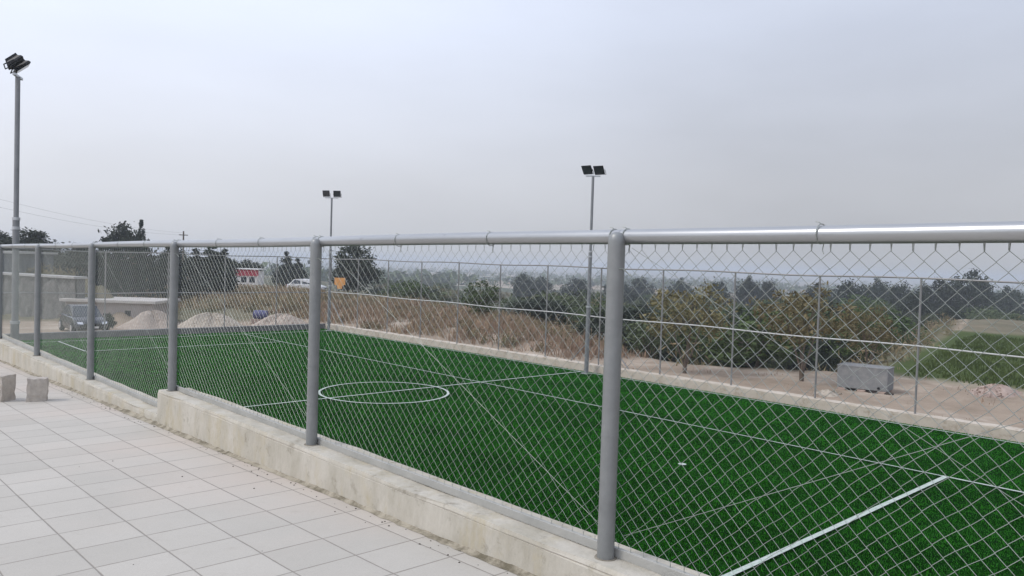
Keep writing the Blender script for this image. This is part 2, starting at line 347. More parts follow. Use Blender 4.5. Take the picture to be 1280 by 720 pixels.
def ground_z(x, y):
    x = np.asarray(x, float); y = np.asarray(y, float)
    d = plateau_d(x, y); r = np.hypot(x, y)
    z = -4.08 + .05*wob(x, y, .5) + .03*wob(x, y, 1.7, 2)
    z = z - 3.4*sstep(0, 9, d) - 4.2*sstep(6, 75, d) - 3.0*sstep(60, 350, d) - 5*sstep(300, 1300, d)
    z = z + wob(x, y, .03, 1)*.8*sstep(20, 120, d)
    z = z + sstep(900, 1800, r)*4*wob(x, y, .004, 3) + sstep(1500, 3800, r)*(9 + 5*wob(x, y, .0016, 5))
    # upper terrace held by the rubble wall
    t = sstep(0, 3, y - (57.5 - (x-12)*2.2)) * sstep(17, 14.2, x)
    z = z + 2.3*t*(d < 0)
    # dry bank behind the far fence
    z = z + .45*sstep(0, 2.2, x-24.6)*sstep(-.5, -4, d)*sstep(20.5, 25, y)
    # rise towards the road on the left
    z = z - .35*sstep(41.5, 46, y)*sstep(26, 20, x)*(1-t)
    # cut for the pitch and the plaza
    pit = (x > -13) & (x < 23.6) & (y > -11) & (y < 41.4)
    z = np.where(pit, -4.75, z)
    return z
az = np.concatenate([np.linspace(-5, 92, 420), np.linspace(92, 355, 70)[1:-1]])
rad = np.concatenate([[0.0], np.geomspace(2, 22, 14)[:-1], np.geomspace(22, 4200, 170)])
A, Rr = np.meshgrid(np.radians(az), rad)
X = Rr*np.sin(A); Y = Rr*np.cos(A); Z = ground_z(X, Y)
nr, na = X.shape
idx = np.arange(nr*na).reshape(nr, na)
q = np.stack([idx[:-1], np.roll(idx, -1, 1)[:-1], np.roll(idx, -1, 1)[1:], idx[1:]], -1).reshape(-1, 4)
me = bpy.data.meshes.new('ground'); me.from_pydata(np.stack([X, Y, Z], -1).reshape(-1, 3).tolist(), [], q[:, ::-1].tolist()); me.update()
me.polygons.foreach_set('use_smooth', [True]*len(me.polygons))
D = plateau_d(X, Y)
g_grass = sstep(32.5, 34.5, X + .8*wob(X, Y, .9))*sstep(13.5, 11.5, Y-.22*(X-36)-2)*sstep(8, 0, D) * sstep(69, 65, X + .6*wob(X, Y, .7))
g_floor = np.maximum(sstep(-.3, 1.5, D + .5*wob(X, Y, 1.1)), .85*sstep(51.5, 55, Y + .5*(X-14))*(D < 0)*sstep(40, 30, X))
g_floor *= 1-g_grass
g_far = sstep(260, 420, Rr)
g_floor = np.maximum(g_floor, .7*sstep(64, 70, X)*(D < 0)*(1-g_grass)*sstep(30, 25, Y))
zc = me.color_attributes.new('zone', 'FLOAT_COLOR', 'POINT')
zc.data.foreach_set('color', np.stack([g_grass, g_floor, g_far, np.ones_like(X)], -1).reshape(-1).astype('f4'))
go = bpy.data.objects.new('ground', me); COL.objects.link(go); me.materials.append(MAT['ground']); struct(go)

# ------------------------------------------------------------------ paving (falls gently away along the fence)
def pave_z(y): return -1.6 - .03*(y-5)
m = MB()
ys = np.linspace(-10, 26, 37)
for a, b in zip(ys[:-1], ys[1:]):
    m.add([(-12, a, pave_z(a)), (2.703, a, pave_z(a)), (2.703, b, pave_z(b)), (-12, b, pave_z(b))], [(0, 1, 2, 3)])
m.box((-12, -10, -4.9), (2.69, 26, -2.6))
struct(m.build('paving', 'paving'))

# ------------------------------------------------------------------ pitch
TZ = -4.2
X0, X1, Y0, Y1 = 3.02, 23.35, -3.0, 41.0
m = MB(); nx, ny = 40, 80
gx = np.linspace(X0, X1, nx); gy = np.linspace(Y0, Y1, ny)
for j in range(ny):
    for i in range(nx): m.v.append((gx[i], gy[j], TZ + .006*math.sin(i*1.3+j*.7)))
for j in range(ny-1):
    for i in range(nx-1): m.f.append((j*nx+i, j*nx+i+1, (j+1)*nx+i+1, (j+1)*nx+i))
struct(m.build('artificial_turf', 'turf', smooth=True))
LZ = TZ + .034
m = MB()
def seg(a, b, w=.075, dz=0):
    a = Vector((*a, 0)); b = Vector((*b, 0)); d = (b-a).normalized(); nrm = Vector((-d.y, d.x, 0))*w/2; n = max(1, int((b-a).length/1.0)); z = Vector((0, 0, LZ+dz))
    pts = [a + (b-a)*i/n for i in range(n+1)]
    m.add([p + nrm*(1+random.uniform(-.12, .12)) + z for p in pts] + [p - nrm*(1+random.uniform(-.12, .12)) + z for p in pts], [(i, n+1+i, n+2+i, i+1) for i in range(n)])
BX0, BX1, GY0, GY1, BF0, BF1, HY = 9.15, 17.8, 1.3, 39.6, 5.66, 35.3, 20.57
TX0, TX1 = 3.7, 23.02
seg((TX1, GY0), (TX1, GY1), .07); seg((TX0, GY0), (TX0, GY1), .07)
seg((TX0, GY1), (TX1, GY1), .07, .002); seg((TX0, GY0), (TX1, GY0), .07, .002)
seg((TX0, HY), (TX1, HY), .075, .004)
seg((BX1, BF0), (BX1, GY1), .05, .006); seg((BX1, GY0), (BX1, BF0), .085, .006)
seg((BX0, BF1), (BX0, GY1), .07, .006); seg((BX0, GY0), (BX0, BF0), .07, .006)
seg((BX0-.035, BF0), (BX1+.035, BF0), .10, .009); seg((BX0, BF1), (BX1, BF1), .08, .009)
n = 96; c0 = (13.85, HY); v = []
for i in range(n):
    a = 2*math.pi*i/n
    for rr in (1.95, 2.03): v.append((c0[0]+rr*math.cos(a), c0[1]+rr*math.sin(a), LZ+.012))
m.add(v, [(2*i, 2*i+1, (2*i+3) % (2*n), (2*i+2) % (2*n)) for i in range(n)])
v = [(14.05+.09*math.cos(2*math.pi*i/16), 9.6+.09*math.sin(2*math.pi*i/16), LZ+.012) for i in range(16)]
m.add(v, [tuple(range(16))])
struct(m.build('pitch_markings', 'line'))

# the pile itself: fibres, denser near the camera
def fibres():
    g = np.random.default_rng(17); out = []
    cells = [(x, y) for x in np.arange(X0, X1, 1.0) for y in np.arange(-1.0, Y1, 1.0)]
    for (cx, cy) in cells:
        Zd = cx*math.sin(YAW)+cy*math.cos(YAW); lat = cx*math.cos(YAW)-cy*math.sin(YAW)
        if Zd < 5 or abs(lat) > Zd*.78+2: continue
        k = 1100 if Zd < 13 else 800 if Zd < 18 else 480 if Zd < 26 else 260
        w = .0045 if Zd < 13 else .0058 if Zd < 18 else .009 if Zd < 26 else .015
        p = np.empty((k, 3)); p[:, 0] = g.uniform(cx, min(cx+1, X1-.01), k); p[:, 1] = g.uniform(cy, min(cy+1, Y1-.01), k); p[:, 2] = w
        out.append(p)
    P = np.concatenate(out); n = len(P); a = g.uniform(0, 6.28, n); h = g.uniform(.016, .035, n)*np.clip(1+.35*wob(P[:, 0], P[:, 1], .7, 4)+.25*wob(P[:, 0], P[:, 1], 2.9, 1), .5, 1.05); la = g.normal(2.2, 1.3, n); ll = g.uniform(.1, .9, n)*h
    lay = 1 + .25*np.sign(np.sin(P[:, 0]*.78*2))                     # rolls laid with alternate pile direction
    x, y, w = P.T; dx, dy = np.cos(a)*w, np.sin(a)*w; z = np.full(n, TZ-.004)
    V = np.stack([np.stack([x-dx, y-dy, z], -1), np.stack([x+dx, y+dy, z], -1), np.stack([x+np.cos(la)*ll*lay+dx*.5, y+np.sin(la)*ll*lay+dy*.5, z+h], -1), np.stack([x+np.cos(la)*ll*lay-dx*.5, y+np.sin(la)*ll*lay-dy*.5, z+h], -1)], 1).reshape(-1, 3)
    me = bpy.data.meshes.new('grass_fibres'); me.vertices.add(4*n); me.vertices.foreach_set('co', V.reshape(-1).astype('f4'))
    me.loops.add(4*n); me.loops.foreach_set('vertex_index', np.arange(4*n, dtype='i4')); me.polygons.add(n); me.polygons.foreach_set('loop_start', np.arange(n, dtype='i4')*4)
    me.update(); me.validate(); me.materials.append(MAT['fibre']); o = bpy.data.objects.new('grass_fibres', me); COL.objects.link(o); o['kind'] = 'stuff'; print('fibres', n)
fibres()

# ------------------------------------------------------------------ walls and kerbs
def long_wall(name, x0, x1, y0, y1, top, bot, mat, label, cat, step=.35, jit=.004, axis='y'):
    n = max(2, int((y1-y0)/step)); m = MB(); prof = [(x0, bot), (x0, top-.034), (x0+.007, top-.029), (x0+.001, top-.023), (x0+.010, top), (x1-.012, top), (x1, top-.015), (x1, bot)]
    for i in range(n+1):
        y = y0 + (y1-y0)*i/n
        ch = random.random() < .12
        for k, (px, pz) in enumerate(prof):
            j = 0 if k in (0, 7) else random.uniform(-jit, jit) - (.009 if ch and k in (3, 4) else 0)
            p = (px + (abs(j)*.6 if k < 4 else j), y, pz + j)
            m.v.append(p if axis == 'y' else (p[1], p[0], p[2]))
    K = len(prof)
    for i in range(n):
        for k in range(K-1): m.f.append((i*K+k, i*K+k+1, (i+1)*K+k+1, (i+1)*K+k))
    m.f.append(tuple(range(K))); m.f.append(tuple(range(n*K+K-1, n*K-1, -1)))
    if axis == 'y': m.f = [t[::-1] for t in m.f]
    o = m.build(name, mat)
    if mat == 'concrete':
        o.data.materials.append(MAT['screed'])
        for f in o.data.polygons:
            if f.normal.z > .5: f.material_index = 1
    return tag(o, label, cat)
WALL_STEP = 7.93
w1 = long_wall('concrete_wall', 2.70, 3.02, -9, WALL_STEP, -1.35, -4.75, 'concrete', 'taller length of stained pale concrete wall carrying the nearest fence posts', 'wall')
w2 = long_wall('concrete_wall', 2.705, 3.015, WALL_STEP+.003, 26, -1.60, -4.75, 'concrete', 'lower stepped-down length of pale concrete wall beyond the step, near the two loose blocks', 'wall')
def fillet(parent, y0, y1):
    m = MB(); n = int((y1-y0)/.06)
    for i in range(n+1):
        y = y0+(y1-y0)*i/n; h = .016+.006*math.sin(i*.13)+random.uniform(0, .014); w = .03+.012*math.sin(i*.09+1)+random.uniform(0, .014); z = pave_z(y)
        m.v += [(2.71, y, z+h), (2.70-w*.35, y, z+h*.35), (2.70-w, y, z+.002), (2.71, y, z-.03)]
    for i in range(n):
        for k in range(3): m.f.append((i*4+k, (i+1)*4+k, (i+1)*4+k+1, i*4+k+1))
    m.build('mortar_fillet', 'mortar', parent, smooth=True)
fillet(w1, -2, WALL_STEP); fillet(w2, WALL_STEP+.01, 20)
long_wall('concrete_kerb', 23.35, 23.78, -4, 41.0, -3.9, -4.8, 'kerb', 'long beige concrete kerb along the far side of the green pitch', 'kerb', .5, .012)
long_wall('concrete_kerb', 41.0, 41.35, 2.5, 23.78, -3.9, -4.8, 'darkkerb', 'dark grey concrete kerb across the far end of the pitch, before the gravel heaps', 'kerb', .5, .008, axis='x')

# ------------------------------------------------------------------ near chain link fence
FX, FY0, FD, RZ = 2.80, 2.313, 2.756, .12
SLOPE = -.0095                                        # the rail falls gently with the paving
def rail_z(y): return .136 + SLOPE*(y-FY0)
MX = 2.848                                            # plane of the wire mesh, on the pitch side of the posts
nf = thing('chain_link_fence', 'near galvanised chain link fence with thick top rail standing on the low concrete wall', 'fence', (FX, FY0, -1.35))
def L_(p): return (p[0]-FX, p[1]-FY0, p[2]+1.35)
posts = list(range(-3, 8))
for i in posts:
    y = FY0 + i*FD; foot = -1.352 if y < WALL_STEP else -1.602
    m = MB(); R = .040
    prof = [(foot-.02, R), (rail_z(y)-.045, R), (rail_z(y)-.018, R*1.0), (rail_z(y)+.004, R*.9), (rail_z(y)+.016, R*.62), (rail_z(y)+.021, R*.2)]
    m.tube([L_((FX, y, z)) for z, r in prof], [r for z, r in prof], 20)
    o = m.build('post', 'post', nf, smooth=True)
    c = MB(); c.tube([L_((FX, y, foot-.01)), L_((FX, y, foot+.006))], [.062, .050], 16); c.build('contact_shade_collar', 'contact_shade', o)  # collar coloured dark as painted contact shade where post meets wall
    
    for zz in (-.115, -.78):
        c = MB(); c.tube([L_((FX, y, zz)), L_((FX, y, zz+.007))], R+.0016, 20); c.build('weld_ring', 'post', o, smooth=True)
RX = 2.838
ya, yb = FY0-3*FD, FY0+7*FD
for i in range(-3, 7):                                # the rail: one length per bay
    a, b = FY0+i*FD+.0, FY0+(i+1)*FD-.002
    m = MB(); pts = [L_((RX, a+(b-a)*t, rail_z(a+(b-a)*t)+.004*math.sin(math.pi*t)*(-1 if i % 2 else 1))) for t in np.linspace(0, 1, 9)]
    m.tube(pts, .034, 24); m.build('top_rail', 'rail', nf, smooth=True)
# mesh panels
def mesh_panel(top, bot, seed, r=.0012):
    rr = random.Random(seed); m = MB(); p = FD/76; ry = r*1.35; hz = .0335
    nseg = int((top-bot-.062)/hz); nseg -= nseg % 2
    hz = (top-bot-.062)/nseg
    for w in range(76):
        yl, yr = w*p - .0012, (w+1)*p + .0012; pts = []
        s0 = w % 2
        yt = yr if s0 == 0 else yl
        pts.append((.0035 if s0 else -.0035, yt, top)); 
        for k in range(nseg+1):
            right = (k % 2 == 0) == (s0 == 0)
            y = yr if right else yl
            z = top - .031 - k*hz
            sag = .004*math.sin(w*.31+seed)*math.sin(k*.17) + .0025*math.sin(w*.9+k*.5+seed)
            pts.append(((.0018 if right else -.0018), y + sag*.6 + rr.uniform(-.0008, .0008), z + sag + rr.uniform(-.0008, .0008)))
        pts.append((0, pts[-1][1], bot))
        pts = [(x, y, z + SLOPE*y*(z-bot)/(top-bot)) for (x, y, z) in pts]
        v = []; f = []
        for (x, y, z) in pts: v += [(x-r, y, z), (x, y-ry, z), (x+r, y, z), (x, y+ry, z)]
        for i in range(len(pts)-1):
            for k in range(4): f.append((i*4+k, i*4+(k+1) % 4, i*4+4+(k+1) % 4, i*4+4+k))
        m.add(v, f)
    return m
TOPM = RZ-.030
pan = [mesh_panel(TOPM-(-1.35), .03, s).build('wire_mesh', 'wire', nf) for s in (1, 5)]
midpan = [mesh_panel(TOPM-(-1.35), .03, s, .00098).build('wire_mesh', 'wire', nf) for s in (2, 6)]
lowpan = [mesh_panel(TOPM-(-1.35), -.22, s, .0009).build('wire_mesh', 'wire', nf) for s in (3, 9)]
used = {0: 0, 1: 0}
cnt = {}
for i in range(-3, 7):
    y = FY0+i*FD; pool = pan if i < 0 else midpan if y + FD < WALL_STEP+.3 else lowpan; key = (id(pool), i % 2)
    src = pool[i % 2]
    if key in cnt: o = src.copy(); COL.objects.link(o)
    else: o = src; cnt[key] = 1
    o.location = (MX-FX, i*FD, 0); o.scale = (1, 1, (rail_z(y)-.030+1.35)/(TOPM+1.35))
# flat bar at the foot of the mesh
m = MB(); m.box(L_((2.838, ya, -1.351)), L_((2.862, WALL_STEP-.02, -1.306))); m.build('bottom_bar', 'bar', nf, bevel=.003)
m = MB(); m.box(L_((2.838, WALL_STEP+.02, -1.601)), L_((2.862, yb, -1.556))); m.build('bottom_bar', 'bar', nf, bevel=.003)
# tie wires round the rail, and the ends of brace wires twisted on the posts
tieys = []
for i in range(-3, 7):
    for t in (.02, .33, .655, .985): tieys.append(FY0+i*FD+FD*t+random.uniform(-.03, .03))
for y in tieys:
    m = MB(); pts = []
    for k in range(15):
        a = 2*math.pi*k/14*1.02; pts.append(L_((RX+.0375*math.cos(a), y+.006*math.sin(a*.5)+.002*k/14, rail_z(y)+.0375*math.sin(a))))
    m.tube(pts, .0022, 5)
    a = L_((RX-.01, y+.004, rail_z(y)+.038)); m.tube([a, (a[0]-.003, a[1]+.006, a[2]+.005), (a[0]-.006, a[1]+.018, a[2]+.007)], .0018, 5)
    m.tube([L_((RX+.012, y, rail_z(y)-.036)), L_((MX, y+.003, rail_z(y)-.06)), L_((MX-.003, y-.004, rail_z(y)-.075))], .002, 5)
    m.build('tie_wire', 'wire', nf)
for i in range(-3, 7):
    foot = lambda k: (-1.30 if FY0+k*FD < WALL_STEP else -1.55)
    pa, pb = (MX+.007, FY0+(i+1)*FD-.045, rail_z(FY0+(i+1)*FD)-.05), (MX+.007, FY0+i*FD+.045, foot(i)+.05)
    m = MB(); m.tube([L_(tuple(pa[k]+(pb[k]-pa[k])*t for k in range(3))) for t in np.linspace(0, 1, 5)], .0010, 6); m.build('brace_wire', 'wire', nf)
    if i < 0:
        pa, pb = (MX+.013, FY0+i*FD+.045, rail_z(FY0+i*FD)-.05), (MX+.013, FY0+(i+1)*FD-.045, foot(i+1)+.05)
        m = MB(); m.tube([L_(pa), L_(pb)], .0013, 6); m.build('brace_wire', 'wire', nf)
for i in (0, 1, 2):                                    # stub of twisted wire on the post
    y = FY0+i*FD; m = MB()
    m.tube([L_((FX-.02, y-.036, -.01)), L_((FX, y-.044, -.012)), L_((FX+.012, y-.062, -.03)), L_((FX+.014, y-.08, -.042))], .0032, 6); m.build('wire_stub', 'wire', nf)

# ------------------------------------------------------------------ far fences
FFX, FTOP, FMID, FBASE = 23.56, -.078, -2.0, -3.9
ff = thing('rail_fence', 'tall thin pipe fence with two rails along the far side of the pitch', 'fence', (FFX, 8.37, FBASE))
def LF(p): return (p[0]-FFX, p[1]-8.37, p[2]-FBASE)
yk = [8.37+2.95*i for i in range(-4, 12)]
for y in yk:
    m = MB(); m.tube([LF((FFX, y, FBASE-.03)), LF((FFX, y, FTOP+.01))], .030, 10); m.build('post', 'farsteel', ff, smooth=True)
yend = 41.18
for z, nme, r in ((FTOP, 'top_rail', .026), (FMID, 'middle_rail', .021)):
    m = MB(); m.tube([LF((FFX-.03, y, z+.02*math.sin(y*.9))) for y in np.linspace(yk[0], yend, 60)], r, 8); m.build(nme, 'farrail' if nme == 'middle_rail' else 'farsteel', ff, smooth=True)
for ys_, yo in ((20.17, 1.5), (20.17, -1.5), (40.8, -1.5)):
    m = MB(); m.tube([LF((FFX+.02, ys_+yo, FBASE)), LF((FFX+.02, ys_+yo*.12, FBASE+1.25))], .026, 8); m.build('diagonal_brace', 'farsteel', ff, smooth=True)
ef = thing('rail_fence', 'thin pipe fence with two rails across the far end of the pitch', 'fence', (13, yend, FBASE))
def LE(p): return (p[0]-13, p[1]-yend, p[2]-FBASE)
for x in np.arange(23.3-2.95, 2.5, -2.95):
    m = MB(); m.tube([LE((x, yend, FBASE-.03)), LE((x, yend, FTOP+.01))], .030, 10); m.build('post', 'farsteel', ef, smooth=True)
for z, nme in ((FTOP, 'top_rail'), (-2.08, 'middle_rail')):
    m = MB(); m.tube([LE((x, yend+.03, z+.02*math.sin(x))) for x in np.linspace(2.8, 23.5, 40)], .026, 8); m.build(nme, 'farsteel', ef, smooth=True)

# ------------------------------------------------------------------ floodlight poles
def floodlight(parent, loc, rz, tilt, name='floodlight'):
    """black housing with cooling fins, glass front, yoke"""
    m = MB()
    W_, H_, D_ = .42, .34, .085
    v = []
    for (w, h, y) in ((W_, H_, D_*.5), (W_*1.04, H_*1.04, D_*.42), (W_*.96, H_*.96, -D_*.1), (W_*.6, H_*.55, -D_*.9)):
        v += [(-w/2, y, -h/2), (w/2, y, -h/2), (w/2, y, h/2), (-w/2, y, h/2)]
    f = [(0, 1, 2, 3)]
    for s in range(3):
        for k in range(4): f.append((s*4+k, s*4+4+k, s*4+4+(k+1) % 4, s*4+(k+1) % 4))
    f.append((15, 14, 13, 12)); m.add(v, f)
    for k in range(9):
        x = -.14+.035*k; m.box((x-.004, -D_*1.25, -H_*.36), (x+.004, -D_*.3, H_*.36))
    o = m.build(name, 'black', parent, bevel=.004); o.location = loc; o.rotation_euler = (tilt, 0, rz)
    g = MB(); g.box((-W_*.44, D_*.5+.002, -H_*.42), (W_*.44, D_*.5+.012, H_*.42)); g.build('lamp_glass', 'lampglass', o)
    y = MB()
    y.tube([(-W_*.56, 0, 0), (-W_*.56, -.02, -H_*.62), (W_*.56, -.02, -H_*.62), (W_*.56, 0, 0)], .012, 6); y.build('yoke', 'black', o)
    return o
def light_pole(x, y, base, top, face, label, tilt=-.5, sep=.52, bar_rz=0, r0_=.085):
    t = thing('floodlight_pole', label, 'floodlight', (x, y, base), 0, 'floodlight poles round the pitch')
    h = top-base
    m = MB(); zs = [0, .34*h, .341*h, .62*h, .621*h, h]; rs = [r0_, r0_, r0_*.82, r0_*.82, r0_*.62, r0_*.60]
    m.tube([(0, 0, z) for z in zs], rs, 16); m.build('pole', 'polesteel', t, smooth=True)
    for z, r in ((.34*h, r0_*1.15), (.62*h, r0_*.95), (.595*h, r0_*.95)):
        c = MB(); c.tube([(0, 0, z-.03), (0, 0, z+.03)], r, 16); c.build('collar', 'galv', t, smooth=True)
    c = MB(); c.box((-.18, -.18, -.01), (.18, .18, .012)); c.build('base_plate', 'galv', t)
    b = MB(); b.box((-sep*.62, -.025, -.025), (sep*.62, .025, .025)); bo = b.build('crossbar', 'galv', t, bevel=.004); bo.location = (0, 0, h+.01); bo.rotation_euler = (0, 0, bar_rz)
    for s in (-1, 1):
        ca, sa = math.cos(bar_rz), math.sin(bar_rz)
        floodlight(t, (s*sep/2*ca, s*sep/2*sa, h+.26), face+s*.06, tilt)
    return t
light_pole(22.95, 20.25, TZ, 3.44, math.radians(90)+.15, 'slim floodlight pole with two black lamps, halfway along the far side of the pitch', -.55, .46, math.radians(-47))
light_pole(22.95, 39.9, TZ, 3.36, math.radians(125), 'slim floodlight pole with two black lamps, at the far corner of the pitch', -.25, .62, math.radians(-45))
light_pole(3.60, 19.1, TZ, 3.53, math.radians(-100), 'tall floodlight pole on the left, just behind the near fence, lamps seen from behind', -.85, .44, math.radians(64), .08)

# ------------------------------------------------------------------ loose blocks on the paving
def block(x, y, w, d, h, rz, label):
    bm = bmesh.new(); bmesh.ops.create_cube(bm, size=1)
    for v in bm.verts: v.co = Vector((v.co.x*w, v.co.y*d, (v.co.z+.5)*h))
    bmesh.ops.subdivide_edges(bm, edges=bm.edges[:], cuts=5, use_grid_fill=True)
    for v in bm.verts:
        e_ = sum(abs(abs(c)-s/2) < .004 for c, s in ((v.co.x, w), (v.co.y, d))) + (v.co.z > h-.004)
        v.co += Vector((random.uniform(-1, 1), random.uniform(-1, 1), random.uniform(-1, 1) if v.co.z > .01 else 0))*(.004 if e_ < 2 else .007)
        if e_ >= 2 and random.random() < .6: v.co = Vector((v.co.x*.965, v.co.y*.965, v.co.z-.006))
    me = bpy.data.meshes.new('stone_block'); bm.to_mesh(me); bm.free(); me.materials.append(MAT['block'])
    o = bpy.data.objects.new('stone_block', me); COL.objects.link(o); o.location = (x, y, pave_z(y)-.004); o.rotation_euler = (0, .03, rz)
    return tag(o, label, 'block')
block(1.83, 10.6, .30, .21, .315, math.radians(-52), 'rough stone block standing upright at the left edge of the paving')
block(2.17, 10.3, .20, .17, .27, math.radians(-18), 'smaller pinkish stone block leaning slightly, between the wall and the other block')
# grit swept against the wall foot
m = MB()
for k in range(150):
    y = random.uniform(1.5, 12); x = 2.66-abs(random.gauss(0, .05)); s = random.uniform(.003, .008)*(1.6 if random.random() < .08 else 1); z = pave_z(y)
    if random.random() < .1: x -= random.uniform(0, 1.6)
    m.add([(x-s, y, z+.001), (x, y-s, z+.001), (x+s, y, z+.001), (x, y+s*1.2, z+.001), (x+s*.1, y, z+s*.9)], [(0, 1, 4), (1, 2, 4), (2, 3, 4), (3, 0, 4)])
o = m.build('grit', 'pebble'); o['kind'] = 'stuff'

# ------------------------------------------------------------------ trees
def crown_mesh(seed, rx, rz, zc, nclump, nleaf, leaf, shape='round', hollow=.35):
    g = np.random.default_rng(seed); V = []; F = []
    cs = []
    while len(cs) < nclump:
        p = g.uniform(-1, 1, 3); d = np.linalg.norm(p)
        if d > 1 or d < hollow: continue
        if shape == 'cone':
            t = (p[2]+1)/2; w = (1-t)**.8*(.35+.65*min(1, t*6)); p[0] *= w; p[1] *= w
        elif shape == 'flame':
            t = (p[2]+1)/2; w = math.sin(math.pi*min(1, .12+.88*t)**.75)**.8; p[0] *= w; p[1] *= w
        elif shape == 'umbrella': p[2] = abs(p[2])*.9-.1*(p[0]**2+p[1]**2)
        cs.append(p)
    cs = np.array(cs)*(rx, rx, rz) + (0, 0, zc)
    for c in cs:
        cr_ = g.uniform(.16, .30)*min(rx, rz*1.1)
        if shape in ('cone', 'flame'): cr_ *= .8*(1.15-.75*(c[2]-zc+rz)/(2*rz))
        pts = c + g.normal(0, 1, (nleaf, 3))*cr_*((.62, .62, .5) if shape != 'flame' else (.8, .8, 2.2))
        for p in pts:
            a = g.normal(0, 1, 3); a /= np.linalg.norm(a); b = np.cross(a, g.normal(0, 1, 3)); b /= np.linalg.norm(b)
            s = leaf*g.uniform(.6, 1.4); i = len(V)
            V += [tuple(p-a*s), tuple(p+b*s*.42), tuple(p+a*s), tuple(p-b*s*.42)]; F.append((i, i+1, i+2, i+3))
    return V, F, cs
def make_tree(name, seed, h, rx, mat, leaf=.13, nclump=46, nleaf=46, shape='round', trunk=.25, tr=.09, hollow=.35, forks=3):
    g = random.Random(seed)
    t = thing(name, 'tree', 'tree')
    rz_ = h*(1-trunk)/2; zc = h*trunk + rz_
    V, F, cs = crown_mesh(seed, rx, rz_, zc, nclump, nleaf, leaf, shape, hollow)
    m = MB(); m.v = V; m.f = F; m.build('crown', mat, t)
    w = MB(); 
    if shape in ('cone', 'flame'):
        w.tube([(0, 0, -.3), (0, 0, h*.4), (.02, 0, h*.85)], [tr, tr*.7, tr*.15], 7)
    else:
        fork = h*trunk*g.uniform(.5, .9)
        for k in range(forks):
            a = 2*math.pi*k/forks+g.uniform(-.5, .5); b = rx*g.uniform(.3, .6)
            w.tube([(.02*math.cos(a), .02*math.sin(a), -.3), (.05*math.cos(a), .05*math.sin(a), fork*.6), (b*.3*math.cos(a), b*.3*math.sin(a), fork*1.3), (b*.75*math.cos(a+.2), b*.75*math.sin(a+.2), zc*.95), (b*math.cos(a+.3), b*math.sin(a+.3), zc+rz_*.5)], [tr, tr*.8, tr*.62, tr*.4, tr*.12], 7)
        for k in range(0, len(cs), 4):
            c = cs[k]; w.tube([(c[0]*.25, c[1]*.25, zc*.8), (c[0]*.6, c[1]*.6, (zc*.8+c[2])/2+.05), tuple(c)], [tr*.35, tr*.22, tr*.06], 5)
    w.build('trunk', 'bark', t, smooth=True)
    return t
PROTO = {
 'olive': [make_tree('olive_tree', 11+i, 4.6, 2.3, 'olive', .15, 60, 44, 'round', .22, .11) for i in range(2)],
 'green': [make_tree('broadleaf_tree', 31+i, 5.4, 2.5, 'green', .17, 60, 46, 'round', .18, .12) for i in range(2)],
 'dark': [make_tree('evergreen_tree', 51+i, 6.5, 2.6, 'dark', .19, 95, 58, 'round', .16, .14) for i in range(2)],
 'cypress': [make_tree('cypress_tree', 71, 6.6, .62, 'cyp', .11, 70, 40, 'flame', .04, .09, .0)],
 'conifer': [make_tree('conifer_tree', 81, 6.0, 1.9, 'cyp', .16, 74, 44, 'cone', .06, .12, .0)],
 'brown': [make_tree('browning_tree', 91+i, 3.6, 1.65, 'brown', .085, 62, 40, 'round', .37, .052, .25, 4) for i in range(2)],
}
fresh = {k: [True]*len(v) for k, v in PROTO.items()}
def plant(kind, x, y, sc=1, rz=None, label=None, group=None, var=0, dz=0, z=None):
    p = PROTO[kind][var % len(PROTO[kind])]; i = var % len(PROTO[kind])
    zz = float(ground_z(x, y)) - .05 + dz if z is None else z
    rz = random.uniform(0, 6.28) if rz is None else rz
    s = (sc, sc, sc) if isinstance(sc, (int, float)) else sc
    if fresh[kind][i]:
        fresh[kind][i] = False; p.location = (x, y, zz); p.rotation_euler = (0, 0, rz); p.scale = s; o = p
        if label: o['label'] = label
        if group: o['group'] = group
        elif 'group' in o: del o['group']
    else: o = dup(p, (x, y, zz), rz, s, label, None)
    if group: o['group'] = group
    elif 'group' in o: del o['group']
    return o
# singled-out trees
plant('brown', 25.9, 17.75, (1.0, 1.0, .98), .4, 'browning small tree with forked bare trunk, behind the second far-fence post from the floodlight pole', var=0)
plant('brown', 28.0, 14.0, (1.08, 1.08, .98), 2.0, 'browning small tree with twisted forked trunk, left of the grey tank', var=1)
plant('brown', 32.0, 13.2, (.62, .62, .8), 1.0, 'yellowish small bush just behind the grey tank', var=1)
plant('green', 32.8, 38.0, (.50, .50, .44), 1.0, 'rounded olive-green bush standing alone on the crest of the dry bank', var=1)
plant('dark', 40.3, 65.2, (.85, .85, .80), .2, 'dark broad tree to the right of the orange sign', var=0)
plant('green', 41.5, 57.5, (.5, .5, .42), .2, 'small green bush at the right foot of the dark broad tree', var=1)
plant('dark', 22.4, 75, (.8, .8, 1.02), 2.2, 'tall round-topped dark tree rising above the fence rail', var=1)
plant('cypress', 24.2, 76, (1.0, 1.0, 1.13), 0, 'slim dark cypress spire rising above the fence rail beside the round-topped tree')
plant('cypress', 42.4, 83.5, (1.5, 1.5, .70), 1.1, 'left of the two dark cypresses between the red banner and the fence post')
plant('cypress', 45.7, 87.2, (1.6, 1.6, .62), 2.1, 'right of the two dark cypresses between the red banner and the fence post')
for k, (x, y, s) in enumerate(((24.0, 67.8, .86), (25.5, 66.5, .74), (26.6, 65.8, .80), (27.8, 66.0, .70), (22.6, 69.4, .80), (29.3, 70, .68), (21.2, 71.5, .72))):
    plant('conifer', x, y, (s*1.25, s*1.25, s), None, 'dark conifer in the dense clump left of the red banner', 'conifers in the dark clump')
